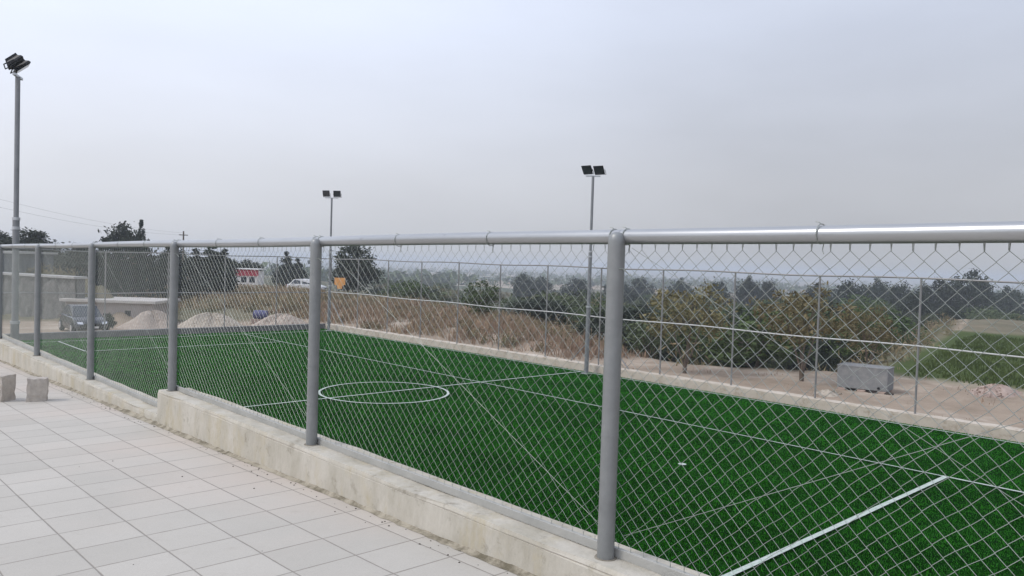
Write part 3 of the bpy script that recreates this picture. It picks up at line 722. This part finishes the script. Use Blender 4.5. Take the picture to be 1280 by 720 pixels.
for k, (x, y, s, kind) in enumerate(((19.0, 74, .85, 'dark'), (16.5, 77, .80, 'dark'), (14.5, 72, .62, 'dark'), (20.3, 80, .90, 'dark'), (17.8, 83, .85, 'dark'), (13.2, 79, .6, 'dark'), (11.0, 76, .55, 'dark'), (22.5, 84, .62, 'dark'), (25, 82, .58, 'dark'), (28, 80, .5, 'dark'))):
    plant(kind, x, y, (s*1.2, s*1.2, s*.8), None, 'dark bushy tree on the terrace above the rubble wall', 'dark trees on the terrace', var=k)
for k, (x, y, s) in enumerate(((33.5, 84, .55), (36, 86, .6), (31, 88, .62), (44, 97, .55), (34.5, 95, .7), (48, 92, .5), (50, 99, .55))):
    plant('dark', x, y, (s*1.15, s*1.15, s*.85), None, 'dark bushy tree in the row behind the red banner', 'dark trees behind the banner', var=k)
# big hazy trees on the right
# trees in the valley: individuals
def frame_xy(px, Zd):
    """a bearing (as a fraction of the picture's width) and a distance -> ground position"""
    lat = (px-640)/982.87*Zd; return lat*math.cos(YAW)+Zd*math.sin(YAW), -lat*math.sin(YAW)+Zd*math.cos(YAW)
placed = []
R2 = random.Random(5)
for k, (px, Zd, wd, drop) in enumerate(((900, 150, 1.0, 17), (935, 165, 1.1, 9), (962, 158, .9, 14), (1020, 150, 1.2, 15), (1062, 140, 1.3, 12), (1098, 150, 1.2, 7), (1128, 138, 1.1, 13), (850, 190, 1.2, 14), (800, 200, 1.4, 15), (770, 185, 1.2, 17), (720, 190, 1.4, 18), (675, 200, 1.3, 17), (655, 180, 1.1, 15), (1262, 150, 1.3, 12), (1145, 105, .9, 22))):
    x, y = frame_xy(px, Zd); gz = float(ground_z(x, y)); plant('dark', x, y, (wd, wd, (-drop/982.87*Zd-gz)/6.5), None, 'tall hazy dark tree standing out of the distant tree line', 'tall hazy trees in the distant tree line', var=k)
for (px, Zd, wd, top, lab) in ((1172, 128, 1.15, -.6, 'large hazy blue-grey tree beyond the right-hand field, left of a close pair'), (1212, 134, 1.35, .9, 'large hazy blue-grey tree beyond the right-hand field, right of a close pair')):
    x, y = frame_xy(px, Zd); gz = float(ground_z(x, y)); plant('dark', x, y, (wd, wd, (top-gz)/6.5), None, lab, var=1)
def valley(px, Zd, kind, s, var=0):
    x, y = frame_xy(px, Zd); d = float(plateau_d(np.array(x), np.array(y)))
    if d < 1.2: return False
    for (a, b, r_) in placed:
        if (a-x)**2+(b-y)**2 < (r_+s*1.3)**2: return False
    placed.append((x, y, s*1.3))
    hp = {'olive': 4.6, 'green': 5.4, 'dark': 6.5, 'brown': 3.6}[kind]
    sz = s*R2.uniform(.85, 1.15)*(4.9/hp); wd = sz*R2.uniform(.95, 1.3)
    top = -(14 + 34*math.exp(-(Zd-33)/50) + R2.uniform(0, 22))/982.87*Zd - float(ground_z(x, y))   # room below the skyline
    if top < 1.5: placed.pop(); return False
    sz = min(sz, top/hp)
    plantsc = (wd, wd, sz)
    lab = {'olive': 'grey-green olive tree in the wooded valley beyond the far fence', 'green': 'leafy green tree in the wooded valley beyond the far fence', 'dark': 'dark evergreen tree in the wooded valley beyond the far fence', 'brown': 'yellow-brown tree in the wooded valley beyond the far fence'}[kind]
    plant(kind, x, y, plantsc, None, lab, {'olive': 'olive trees in the valley', 'green': 'leafy trees in the valley', 'dark': 'evergreens in the valley', 'brown': 'yellow-brown trees in the valley'}[kind], var)
    return True
nplaced = 0
# the front row just below the plateau's edge
for k in range(600):
    px = R2.uniform(560, 1230); Zd = R2.uniform(34, 62)
    if px < 668: continue
    if valley(px, Zd, R2.choice(['green', 'olive', 'dark', 'green', 'dark']), R2.uniform(.55, .95), k): nplaced += 1
    if nplaced > 18: break
for k in range(3000):
    px = R2.uniform(470, 1290); Zd = 52*math.exp(R2.uniform(0, 1.85))
    if px > 1110 and Zd < 85: continue
    if 545 < px < 668 and Zd < 135: continue
    if valley(px, Zd, R2.choice(['green', 'olive', 'dark', 'olive', 'green', 'green', 'dark', 'olive', 'green', 'brown']), R2.uniform(.6, 1.15), k): nplaced += 1
    if nplaced > 275: break
print('valley trees', nplaced)
# the far groves beyond them read as one mass
g = np.random.default_rng(3); m = MB()
for k in range(2600):
    Zd = 330*math.exp(g.uniform(0, 1.75)); px = g.uniform(300, 1380)
    x, y = frame_xy(px, Zd)
    if math.sin(x*.013)+math.sin(y*.017+x*.004) < -.25: continue
    if float(plateau_d(np.array(x), np.array(y))) < 20: continue
    z = float(ground_z(x, y)); h = g.uniform(3, 6.5); w = h*g.uniform(.45, .75)
    for c in range(14):
        p = np.array((x, y, z+h*.5)) + g.normal(0, 1, 3)*(w*.5, w*.5, h*.25)
        a = g.normal(0, 1, 3); a /= np.linalg.norm(a); b = np.cross(a, g.normal(0, 1, 3)); b /= np.linalg.norm(b); s = w*.5
        i = len(m.v); m.v += [tuple(p-a*s), tuple(p+b*s*.7), tuple(p+a*s), tuple(p-b*s*.7)]; m.f.append((i, i+1, i+2, i+3))
o = m.build('distant_groves', 'green'); o['kind'] = 'stuff'
for k_, v_ in PROTO.items():
    for i_, t_ in enumerate(v_):
        if fresh[k_][i_]:
            for c_ in list(t_.children): bpy.data.objects.remove(c_)
            bpy.data.objects.remove(t_)

# ------------------------------------------------------------------ dry weeds and grass
def blades(name, mat, pts, hlo, hhi, wlo, whi, lean, kind_seed, heads=False):
    g = np.random.default_rng(kind_seed); n = len(pts); m = MB()
    for (x, y) in pts:
        z = float(Zq(x, y)); h = g.uniform(hlo, hhi); w = g.uniform(wlo, whi); a = g.uniform(0, 6.28); la = g.uniform(0, 6.28); ll = lean*g.uniform(.1, 1)*h
        dx, dy = math.cos(a)*w, math.sin(a)*w; tx, ty = math.cos(la)*ll, math.sin(la)*ll; i = len(m.v)
        m.v += [(x-dx, y-dy, z-.03), (x+dx, y+dy, z-.03), (x+tx*.4+dx*.8, y+ty*.4+dy*.8, z+h*.55), (x+tx*.4-dx*.8, y+ty*.4-dy*.8, z+h*.55), (x+tx, y+ty, z+h)]
        m.f += [(i, i+1, i+2, i+3), (i+3, i+2, i+4)]
    o = m.build(name, mat); o['kind'] = 'stuff'; return o
def Zq(x, y): return ground_z(x, y)
g = np.random.default_rng(21)
def scatter(n, x0, x1, y0, y1, test):
    x = g.uniform(x0, x1, n*4); y = g.uniform(y0, y1, n*4); k = test(x, y); return np.stack([x[k], y[k]], -1)[:n]
def in_bank(x, y):
    d = plateau_d(x, y)
    return (d < .3) & (x > 24.9+.5*wob(x, y, .8)) & (y > 21.8+.6*wob(x, y, 1.1)) & (wob(x, y, .33, 4)+wob(x, y, 1.3, 1) > -.62)
_gz = ground_z
def blades_fast(name, mat, P, hlo, hhi, wlo, whi, lean, seed):
    g = np.random.default_rng(seed); n = len(P); x, y = P[:, 0], P[:, 1]; z = _gz(x, y); cl = .65+.5*np.clip(wob(x, y, .9, 2), -.7, 1)
    h = g.uniform(hlo, hhi, n)*cl; w = g.uniform(wlo, whi, n); a = g.uniform(0, 6.28, n); la = g.uniform(0, 6.28, n); ll = lean*g.uniform(.1, 1, n)*h
    dx, dy, tx, ty = np.cos(a)*w, np.sin(a)*w, np.cos(la)*ll, np.sin(la)*ll
    V = np.stack([np.stack([x-dx, y-dy, z-.03], -1), np.stack([x+dx, y+dy, z-.03], -1), np.stack([x+tx*.4+dx*.8, y+ty*.4+dy*.8, z+h*.55], -1), np.stack([x+tx*.4-dx*.8, y+ty*.4-dy*.8, z+h*.55], -1), np.stack([x+tx, y+ty, z+h], -1)], 1).reshape(-1, 3)
    i = np.arange(n)*5; F4 = np.stack([i, i+1, i+2, i+3], -1).tolist(); F3 = np.stack([i+3, i+2, i+4], -1).tolist()
    me = bpy.data.meshes.new(name); me.from_pydata(V.tolist(), [], F4+F3); me.update(); me.materials.append(MAT[mat])
    o = bpy.data.objects.new(name, me); COL.objects.link(o); o['kind'] = 'stuff'; return o
blades_fast('dry_weeds', 'weed', scatter(15000, 24.5, 40, 21, 52, in_bank), .25, .95, .010, .026, .75, 1)
blades_fast('dry_weeds', 'weed2', scatter(14000, 24.5, 44, 24, 78, lambda x, y: in_bank(x, y) & (y > 30+3*wob(x, y, .4))), .35, .85, .015, .045, .5, 2)
blades_fast('dry_weeds', 'weed2', scatter(9000, 14, 36, 50, 76, lambda x, y: (y > 63-.62*x+10) & (plateau_d(x, y) < -2) & (wob(x, y, .5, 3) > -.3)), .2, .6, .015, .04, .5, 3)
blades_fast('grass', 'grass', scatter(16000, 32, 62, -2, 18, lambda x, y: (plateau_d(x, y) < .4) & (x > 33.6+.8*wob(x, y, .9)) & (y < 13+.22*(x-36)) & (y > .12*(x-33))), .10, .32, .015, .035, .6, 4)
blades_fast('dry_weeds', 'weed', scatter(900, 24, 36, 4, 22, lambda x, y: (plateau_d(x, y) < .3) & (wob(x, y, 1.4, 7) > .55)), .08, .28, .008, .018, .7, 5)

def scrub(name, mat, P, rlo, rhi, per, leaf, seed):
    g = np.random.default_rng(seed); n = len(P); z = ground_z(P[:, 0], P[:, 1]); rr_ = g.uniform(rlo, rhi, n)
    c = np.stack([P[:, 0], P[:, 1], z + rr_*.35], -1)
    p = np.repeat(c, per, 0) + g.normal(0, 1, (n*per, 3))*np.repeat(rr_, per)[:, None]*(.5, .5, .36)
    p[:, 2] = np.maximum(p[:, 2], np.repeat(z, per))
    a = g.normal(0, 1, p.shape); a[:, 2] *= 1.6; a /= np.linalg.norm(a, axis=1)[:, None]; b = np.cross(a, g.normal(0, 1, p.shape)); b /= np.linalg.norm(b, axis=1)[:, None]
    s_ = leaf*g.uniform(.5, 1.5, (len(p), 1)); V = np.stack([p-a*s_, p+b*s_*.14, p+a*s_, p-b*s_*.14], 1).reshape(-1, 3)
    i = np.arange(len(p))*4; me = bpy.data.meshes.new(name); me.from_pydata(V.tolist(), [], np.stack([i, i+1, i+2, i+3], -1).tolist()); me.update(); me.materials.append(MAT[mat])
    o = bpy.data.objects.new(name, me); COL.objects.link(o); o['kind'] = 'stuff'; return o
scrub('dry_scrub', 'scrub', scatter(210, 25, 42, 22, 62, in_bank), .3, .75, 130, .13, 31)
scrub('dry_scrub', 'scrub', scatter(260, 10, 40, 52, 80, lambda x, y: (y > 58-.5*(x-12)) & (plateau_d(x, y) < -1)), .3, .8, 90, .14, 32)
scrub('dry_scrub', 'scrub', scatter(700, 28, 110, 5, 100, lambda x, y: (plateau_d(x, y) > .3) & (plateau_d(x, y) < 40)), .4, 1.1, 70, .2, 33)

# ------------------------------------------------------------------ heaps, tank, rubble
def heap(name, x, y, rx, ry, h, mat, label, cat, seed, stones=260, group=None):
    rr = random.Random(seed); m = MB(); nr_, na_ = 16, 40; z0 = float(ground_z(x, y))-.06
    hz = lambda a, t: h*max(0, (1-t**1.5)**1.35*(1+(.20*math.sin(2*a+seed)+.14*math.sin(3*a+2.3*seed)+.07*math.sin(7*a+2*seed))*min(1, t*2.2))) + rr.uniform(-.05, .05)*h*(1-t)
    m.v.append((0, 0, h*.97))
    for i in range(1, nr_+1):
        t = i/nr_
        for k in range(na_):
            a = 2*math.pi*k/na_; w = t*(1+.10*math.sin(2*a+seed)+.06*math.sin(5*a))
            m.v.append((rx*w*math.cos(a), ry*w*math.sin(a), hz(a, t) if i < nr_ else -.15))
    for k in range(na_): m.f.append((0, 1+k, 1+(k+1) % na_))
    for i in range(nr_-1):
        for k in range(na_): m.f.append((1+i*na_+k, 1+(i+1)*na_+k, 1+(i+1)*na_+(k+1) % na_, 1+i*na_+(k+1) % na_))
    for s in range(stones):
        a = rr.uniform(0, 6.28); t = math.sqrt(rr.random()); c = Vector((rx*t*math.cos(a)*1.05, ry*t*math.sin(a)*1.05, h*max(0, 1-t**1.5)**1.35+.0)); q_ = rr.uniform(.02, .075)
        vv = [c+Vector((rr.uniform(-1, 1), rr.uniform(-1, 1), rr.uniform(-.6, .8))).normalized()*q_ for _ in range(4)]
        m.add(vv, [(0, 1, 2), (0, 2, 3), (0, 3, 1), (1, 3, 2)])
    o = m.build(name, mat); o.location = (x, y, z0); return tag(o, label, cat, group)
heap('gravel_heap', 15.9, 48.0, 1.8, 1.5, 1.0, 'gravel_pink', 'leftmost of the three pale gravel heaps, pinkish, beside the low cistern', 'gravel heap', 1)
heap('gravel_heap', 18.5, 45.5, 2.2, 1.6, .98, 'gravel', 'broad middle gravel heap of the three behind the far end of the pitch', 'gravel heap', 2)
heap('gravel_heap', 21.8, 43.2, 2.0, 1.3, .80, 'gravel_pink', 'lowest sandy gravel heap, nearest the far corner of the pitch', 'gravel heap', 3)
heap('rubble_heap', 31.8, 8.6, 1.5, .8, .34, 'rubble', 'low heap of reddish rubble at the edge of the green field on the right', 'rubble heap', 5, 420)
heap('rubble_heap', 25.6, 11.9, .75, .55, .20, 'gravel', 'small heap of grey debris just behind the far fence, before the grey tank', 'debris heap', 6, 160)
# grey sheet tank on stones
tk = thing('water_tank', 'low rectangular grey metal tank propped on stones behind the far fence', 'tank', (28.0, 11.65, float(ground_z(28.0, 11.65))), math.radians(-80))
m = MB(); m.box((-.82, -.5, .07), (.82, .5, .86), .012); m.build('tank_body', 'tank', tk, bevel=.015)
for (a, b) in (((-.83, -.515, .835), (.83, -.46, .872)), ((-.83, .46, .835), (.83, .515, .872)), ((-.835, -.457, .835), (-.79, .457, .872)), ((.79, -.457, .835), (.835, .457, .872))):
    m = MB(); m.box(a, b); m.build('rim', 'tank', tk)
m = MB(); m.tube([(.55, -.5, .18), (.55, -.56, .18)], .04, 10); m.build('outlet', 'black', tk)
for k, (x, y) in enumerate(((-.7, -.4), (0, -.42), (.7, -.4), (-.7, .4), (.7, .4), (.95, -.5), (.4, -.5))):
    m = MB(); m.box((x*.95-.16, y-.12, -.08), (x*.95+.14, y+.10, .066), .02); o = m.build('prop_stone', 'pebble' if k > 4 else 'rubble', tk, bevel=.03)

# ------------------------------------------------------------------ structures beyond the far end
cs_ = thing('concrete_cistern', 'low concrete cistern with a pale overhanging roof slab behind the dark car', 'cistern', (14.9, 51.9, -4.5), math.atan2(-3.88, 4.18))
m = MB(); m.box((-2.75, -.2, -.3), (2.6, 3.0, 1.30)); m.build('wall', 'render', cs_)
m = MB(); m.box((-3.0, -.45, 1.303), (2.85, 3.2, 1.48)); m.build('roof_slab', 'slab', cs_, bevel=.02)
m = MB(); m.box((.9, -.235, .35), (1.25, -.203, .85)); m.build('hatch', 'black', cs_)
rw = thing('rubble_wall', 'dark grey rubble retaining wall with a pale coping, left of the car', 'wall', (11.7, 57.4, -4.6), math.atan2(-4.4, 1.75))
m = MB(); nw = 40
for i in range(nw+1):
    x = -9+13.4*i/nw
    for z in (-.3, .5, 1.1, 1.8, 2.45, 2.78): m.v.append((x, random.uniform(-.07, .07)-.05*z, z+(random.uniform(-.04, .04) if z < 2.7 else 0)))
for i in range(nw):
    for k in range(5): m.f.append((i*6+k, i*6+6+k, i*6+7+k, i*6+k+1))
o = 6*(nw+1)
m.v += [(4.4, .5, -.3), (4.4, .5, 2.78), (-9, .5, 2.78), (-9, .5, -.3)]; m.f += [(o, o+1, o+2, o+3), (nw*6, o, o+1, nw*6+5), (0, 5, o+2, o+3), (nw*6+5, o+1, o+2, 5)]
m.build('wall_face', 'stonewall', rw)
m = MB(); m.box((-9.1, -.3, 2.785), (4.5, .6, 2.93), .0); m.build('coping', 'coping', rw, bevel=.02)
# grey house at the far left, seen through the fence
hs_ = thing('flat_roofed_house', 'low grey flat-roofed house at the far left behind the rubble wall', 'house', (10.1, 64.5, -1.8), math.radians(-40))
m = MB(); m.box((-4, 0, -.3), (2.3, 5, 1.35)); wl = m.build('wall', 'house', hs_)
m = MB(); m.box((-4.2, -.2, 1.353), (2.5, 5.2, 1.50)); m.build('roof', 'coping', hs_)
for x in (-2.4, -.6, 1.0):
    m = MB(); m.box((x-.42, -.04, .35), (x+.42, -.003, 1.1)); wn = m.build('window', 'white', hs_)
    m = MB(); m.box((x-.36, -.06, .41), (x+.36, -.042, 1.04)); m.build('pane', 'carglass', wn)
# red and white banner building
ss = thing('roadside_shop', 'long white kiosk with a red fascia board far behind the gravel heaps', 'kiosk', (40.9, 91.6, float(ground_z(40.9, 91.6))), math.atan2(-2.1, 2.33))
zb = float(ground_z(40.9, 91.6))
m = MB(); m.box((-1.75, 0, -.3), (1.75, 2.6, -1.95-zb)); m.build('wall', 'white', ss)
m = MB(); m.box((-1.85, -.12, -2.55-zb), (1.85, -.003, -1.8-zb)); m.build('fascia', 'red', ss)
m = MB(); m.box((-1.95, -.3, -1.797-zb), (1.95, 2.8, -1.70-zb)); m.build('roof', 'white', ss)
for x in (-1.0, .1, 1.1):
    m = MB(); m.box((x-.32, -.03, -3.35-zb), (x+.32, -.003, -2.7-zb)); m.build('window', 'carglass', ss)
# orange sign board
zs = float(ground_z(36.5, 61.7))
og = thing('sign_board', 'small blank orange sign board on two posts beside the dark broad tree', 'sign', (36.5, 61.7, zs), math.radians(-45))
m = MB(); pl = [(-.48, -1.80), (.48, -1.80), (.48, -2.40), (.24, -2.52), (.20, -2.78), (-.20, -2.78), (-.24, -2.52), (-.48, -2.40)]
m.add([(x, -.02, z-zs) for x, z in pl]+[(x, .02, z-zs) for x, z in pl], [tuple(range(8)), tuple(range(15, 7, -1))]+[(k, k+8, (k+1) % 8+8, (k+1) % 8) for k in range(8)]); m.build('board', 'orange', og)
for x in (-.3, .3):
    m = MB(); m.tube([(x, .055, -.2), (x, .055, -1.85-zs)], .03, 8); m.build('post', 'farsteel', og)
# blue drum lying between the heaps
dr = thing('plastic_drum', 'small blue-violet drum lying between two gravel heaps', 'drum', (22.2, 47.0, float(ground_z(22.2, 47.0))+.55), math.radians(-45))
m = MB(); m.tube([(-.42, 0, 0), (-.40, 0, 0), (-.15, 0, 0), (-.13, 0, 0), (.13, 0, 0), (.15, 0, 0), (.40, 0, 0), (.42, 0, 0)], [.24, .27, .27, .29, .29, .27, .27, .24], 18); m.build('drum_body', 'blue', dr, smooth=True)
m = MB(); m.box((-.5, -.3, -.7), (.5, .3, -.285), .03); m.build('prop_stone', 'rubble', dr)
plant('dark', 13.35, 47.0, (.13, .13, .15), 0, 'small dark bush between the car and the leftmost gravel heap', var=0)

# ------------------------------------------------------------------ cars
def car(loc, rz, paint, label):
    t = thing('parked_car', label, 'car', loc, rz)          # +X is the front
    sec = [  # x, half width, bottom, belt height
        (-2.02, .62, .42, .62), (-1.95, .74, .30, .86), (-1.55, .82, .22, .93), (-.6, .84, .20, .92), (.6, .84, .20, .91), (1.15, .82, .22, .88), (1.75, .76, .26, .76), (1.98, .66, .32, .62), (2.05, .55, .40, .52)]
    m = MB()
    for (x, w, b, tp) in sec:
        for (yy, zz) in ((-w*.9, b), (-w, b+.12), (-w*1.0, (b+tp)/2), (-w*.95, tp-.05), (-w*.82, tp), (0, tp+.025), (w*.82, tp), (w*.95, tp-.05), (w, (b+tp)/2), (w, b+.12), (w*.9, b)): m.v.append((x, yy, zz))
    K = 11
    for i in range(len(sec)-1):
        for k in range(K): m.f.append((i*K+k, i*K+(k+1) % K, (i+1)*K+(k+1) % K, (i+1)*K+k))
    m.f += [tuple(range(K))[::-1], tuple((len(sec)-1)*K+k for k in range(K))]
    m.f = [q_[::-1] for q_ in m.f]
    body = m.build('body', paint, t, smooth=True)
    # cabin: pillars and roof
    base = [(-1.72, .70, .90), (1.05, .72, .895)]; roof = [(-1.25, .56, 1.42), (-.2, .58, 1.47), (.28, .56, 1.43)]
    m = MB(); V = [(-1.72, -.70, .88), (1.05, -.72, .88), (1.05, .72, .88), (-1.72, .70, .88), (-1.25, -.56, 1.40), (.28, -.56, 1.42), (.28, .56, 1.42), (-1.25, .56, 1.40), (-.45, -.585, 1.455), (-.45, .585, 1.455)]
    m.add(V, [(4, 8, 9, 7), (8, 5, 6, 9), (0, 1, 5, 8, 4), (2, 3, 7, 9, 6), (1, 2, 6, 5), (3, 0, 4, 7)]); m.build('cabin', paint, t, bevel=.03)
    def lerp(a, b, s): return tuple(a[i]+(b[i]-a[i])*s for i in range(3))
    def pane(name, a, b, c, d, mg, off):
        cen = tuple(sum(p[i] for p in (a, b, c, d))/4 for i in range(3)); q4 = [lerp(p, cen, mg) for p in (a, b, c, d)]
        nrm = (Vector(b)-Vector(a)).cross(Vector(d)-Vector(a)).normalized()
        if nrm.dot(Vector(cen)-Vector((-.3, 0, 1.1))) < 0: nrm = -nrm
        mm = MB(); mm.add([Vector(p)+nrm*off for p in q4]+[Vector(p)-nrm*.01 for p in q4], [(0, 1, 2, 3), (0, 4, 5, 1), (1, 5, 6, 2), (2, 6, 7, 3), (3, 7, 4, 0)]); mm.build(name, 'carglass', t)
    pane('windscreen', V[1], V[2], V[6], V[5], .12, .008); pane('rear_window', V[3], V[0], V[4], V[7], .16, .008)
    for s in (0, 1):
        b0, b1 = (V[0], V[1]) if s == 0 else (V[3], V[2]); r0__, r1__ = (V[4], V[5]) if s == 0 else (V[7], V[6])
        pane('side_window', lerp(b0, b1, .03), lerp(b0, b1, .46), lerp(r0__, r1__, .5), lerp(r0__, r1__, .04), .13, .008)
        pane('side_window', lerp(b0, b1, .48), lerp(b0, b1, .93), lerp(r0__, r1__, .97), lerp(r0__, r1__, .52), .13, .008)
    for x in (-1.28, 1.28):
        for s in (-1, 1):
            m = MB(); m.tube([(x, s*.66, .31), (x, s*.69, .31), (x, s*.84, .31), (x, s*.865, .31)], [.28, .31, .31, .28], 22); w = m.build('wheel', 'tyre', t, smooth=True)
            m = MB(); m.tube([(x, s*.85, .31), (x, s*.875, .31)], [.19, .17], 14); m.build('rim', 'chrome', w)
    for s in (-1, 1):
        m = MB(); m.add([(2.0, s*.44, .56), (1.985, s*.68, .58), (1.88, s*.72, .68), (1.93, s*.46, .68), (1.9, s*.44, .56), (1.88, s*.66, .58), (1.8, s*.70, .66), (1.85, s*.46, .66)], [(0, 1, 2, 3), (4, 7, 6, 5), (0, 4, 5, 1), (1, 5, 6, 2), (2, 6, 7, 3), (3, 7, 4, 0)]); o_ = m.build('headlight', 'chrome', t); o_.location = (.035, 0, .01)
        m = MB(); m.box((.72, s*.86-.07, .93), (.86, s*.86+.07, 1.04)); m.build('mirror', paint, t, bevel=.02)
        m = MB(); m.box((-2.03, s*.62-.09, .62), (-1.93, s*.62+.09, .78)); m.build('tail_light', 'red', t, bevel=.01)
    m = MB(); m.box((1.99, -.42, .50), (2.075, .42, .60)); m.build('grille', 'black', t)
    m = MB(); m.box((2.0, -.26, .36), (2.10, .26, .46)); m.build('number_plate', 'white', t)
    return t
cz = float(ground_z(11.9, 46.6))
car((11.9, 46.4, cz+.02), math.radians(-90+16-18), 'cardark', 'dark car parked facing the pitch, before the low concrete cistern')
car((41.8, 77.5, float(ground_z(41.8, 77.5))+.02), math.radians(-45), 'carwhite', 'white car parked far off, below the two dark cypresses')

# ------------------------------------------------------------------ utility pole and overhead cables
ux, uy = frame_xy(228, 92); uz = float(ground_z(ux, uy))
upole = thing('utility_pole', 'thin wooden utility pole whose tip shows above the fence rail', 'utility pole', (ux, uy, uz))
m = MB(); m.tube([(0, 0, -.3), (0, 0, 2.5-uz)], [.12, .08], 10); m.build('pole', 'bark', upole, smooth=True)
m = MB(); m.box((-.5, -.05, 2.0-uz), (.5, .05, 2.1-uz)); m.build('crossarm', 'bark', upole)
up2x, up2y = frame_xy(-160, 46); z2 = float(ground_z(up2x, up2y))
up2 = thing('utility_pole', 'nearer utility pole off the left edge, holding the overhead cables', 'utility pole', (up2x, up2y, z2))
m = MB(); m.tube([(0, 0, -.3), (0, 0, 5.0-z2)], [.12, .08], 10); m.build('pole', 'bark', up2, smooth=True)
for k, (za, zb_) in enumerate(((3.9, 2.05), (4.6, 2.3))):
    m = MB(); pts = [(up2x+(ux-up2x)*t, up2y+(uy-up2y)*t, za+(zb_-za)*t-1.4*4*t*(1-t)*.5) for t in np.linspace(0, 1, 30)]
    m.tube(pts, .006, 5); tag(m.build('overhead_cable', 'cable'), ('lower', 'upper')[k]+' thin overhead cable sagging at the far left above the fence rail', 'cable')

# ------------------------------------------------------------------ haze
m = MB(); m.box((-4600, -4600, -24), (4600, 4600, 9)); hz_m = bpy.data.materials.new('haze'); hz_m.use_nodes = True
n = hz_m.node_tree.nodes; n.remove(n['Principled BSDF']); pv = n.new('ShaderNodeVolumePrincipled'); pv.inputs['Density'].default_value = .00095; pv.inputs['Color'].default_value = (.75, .80, .88, 1); pv.inputs['Anisotropy'].default_value = .2
hz_m.node_tree.links.new(pv.outputs[0], n['Material Output'].inputs['Volume'])
ho = m.build('haze', hz_m); ho['kind'] = 'stuff'; ho.display_type = 'WIRE'
print('ground range', Z.min(), Z.max())
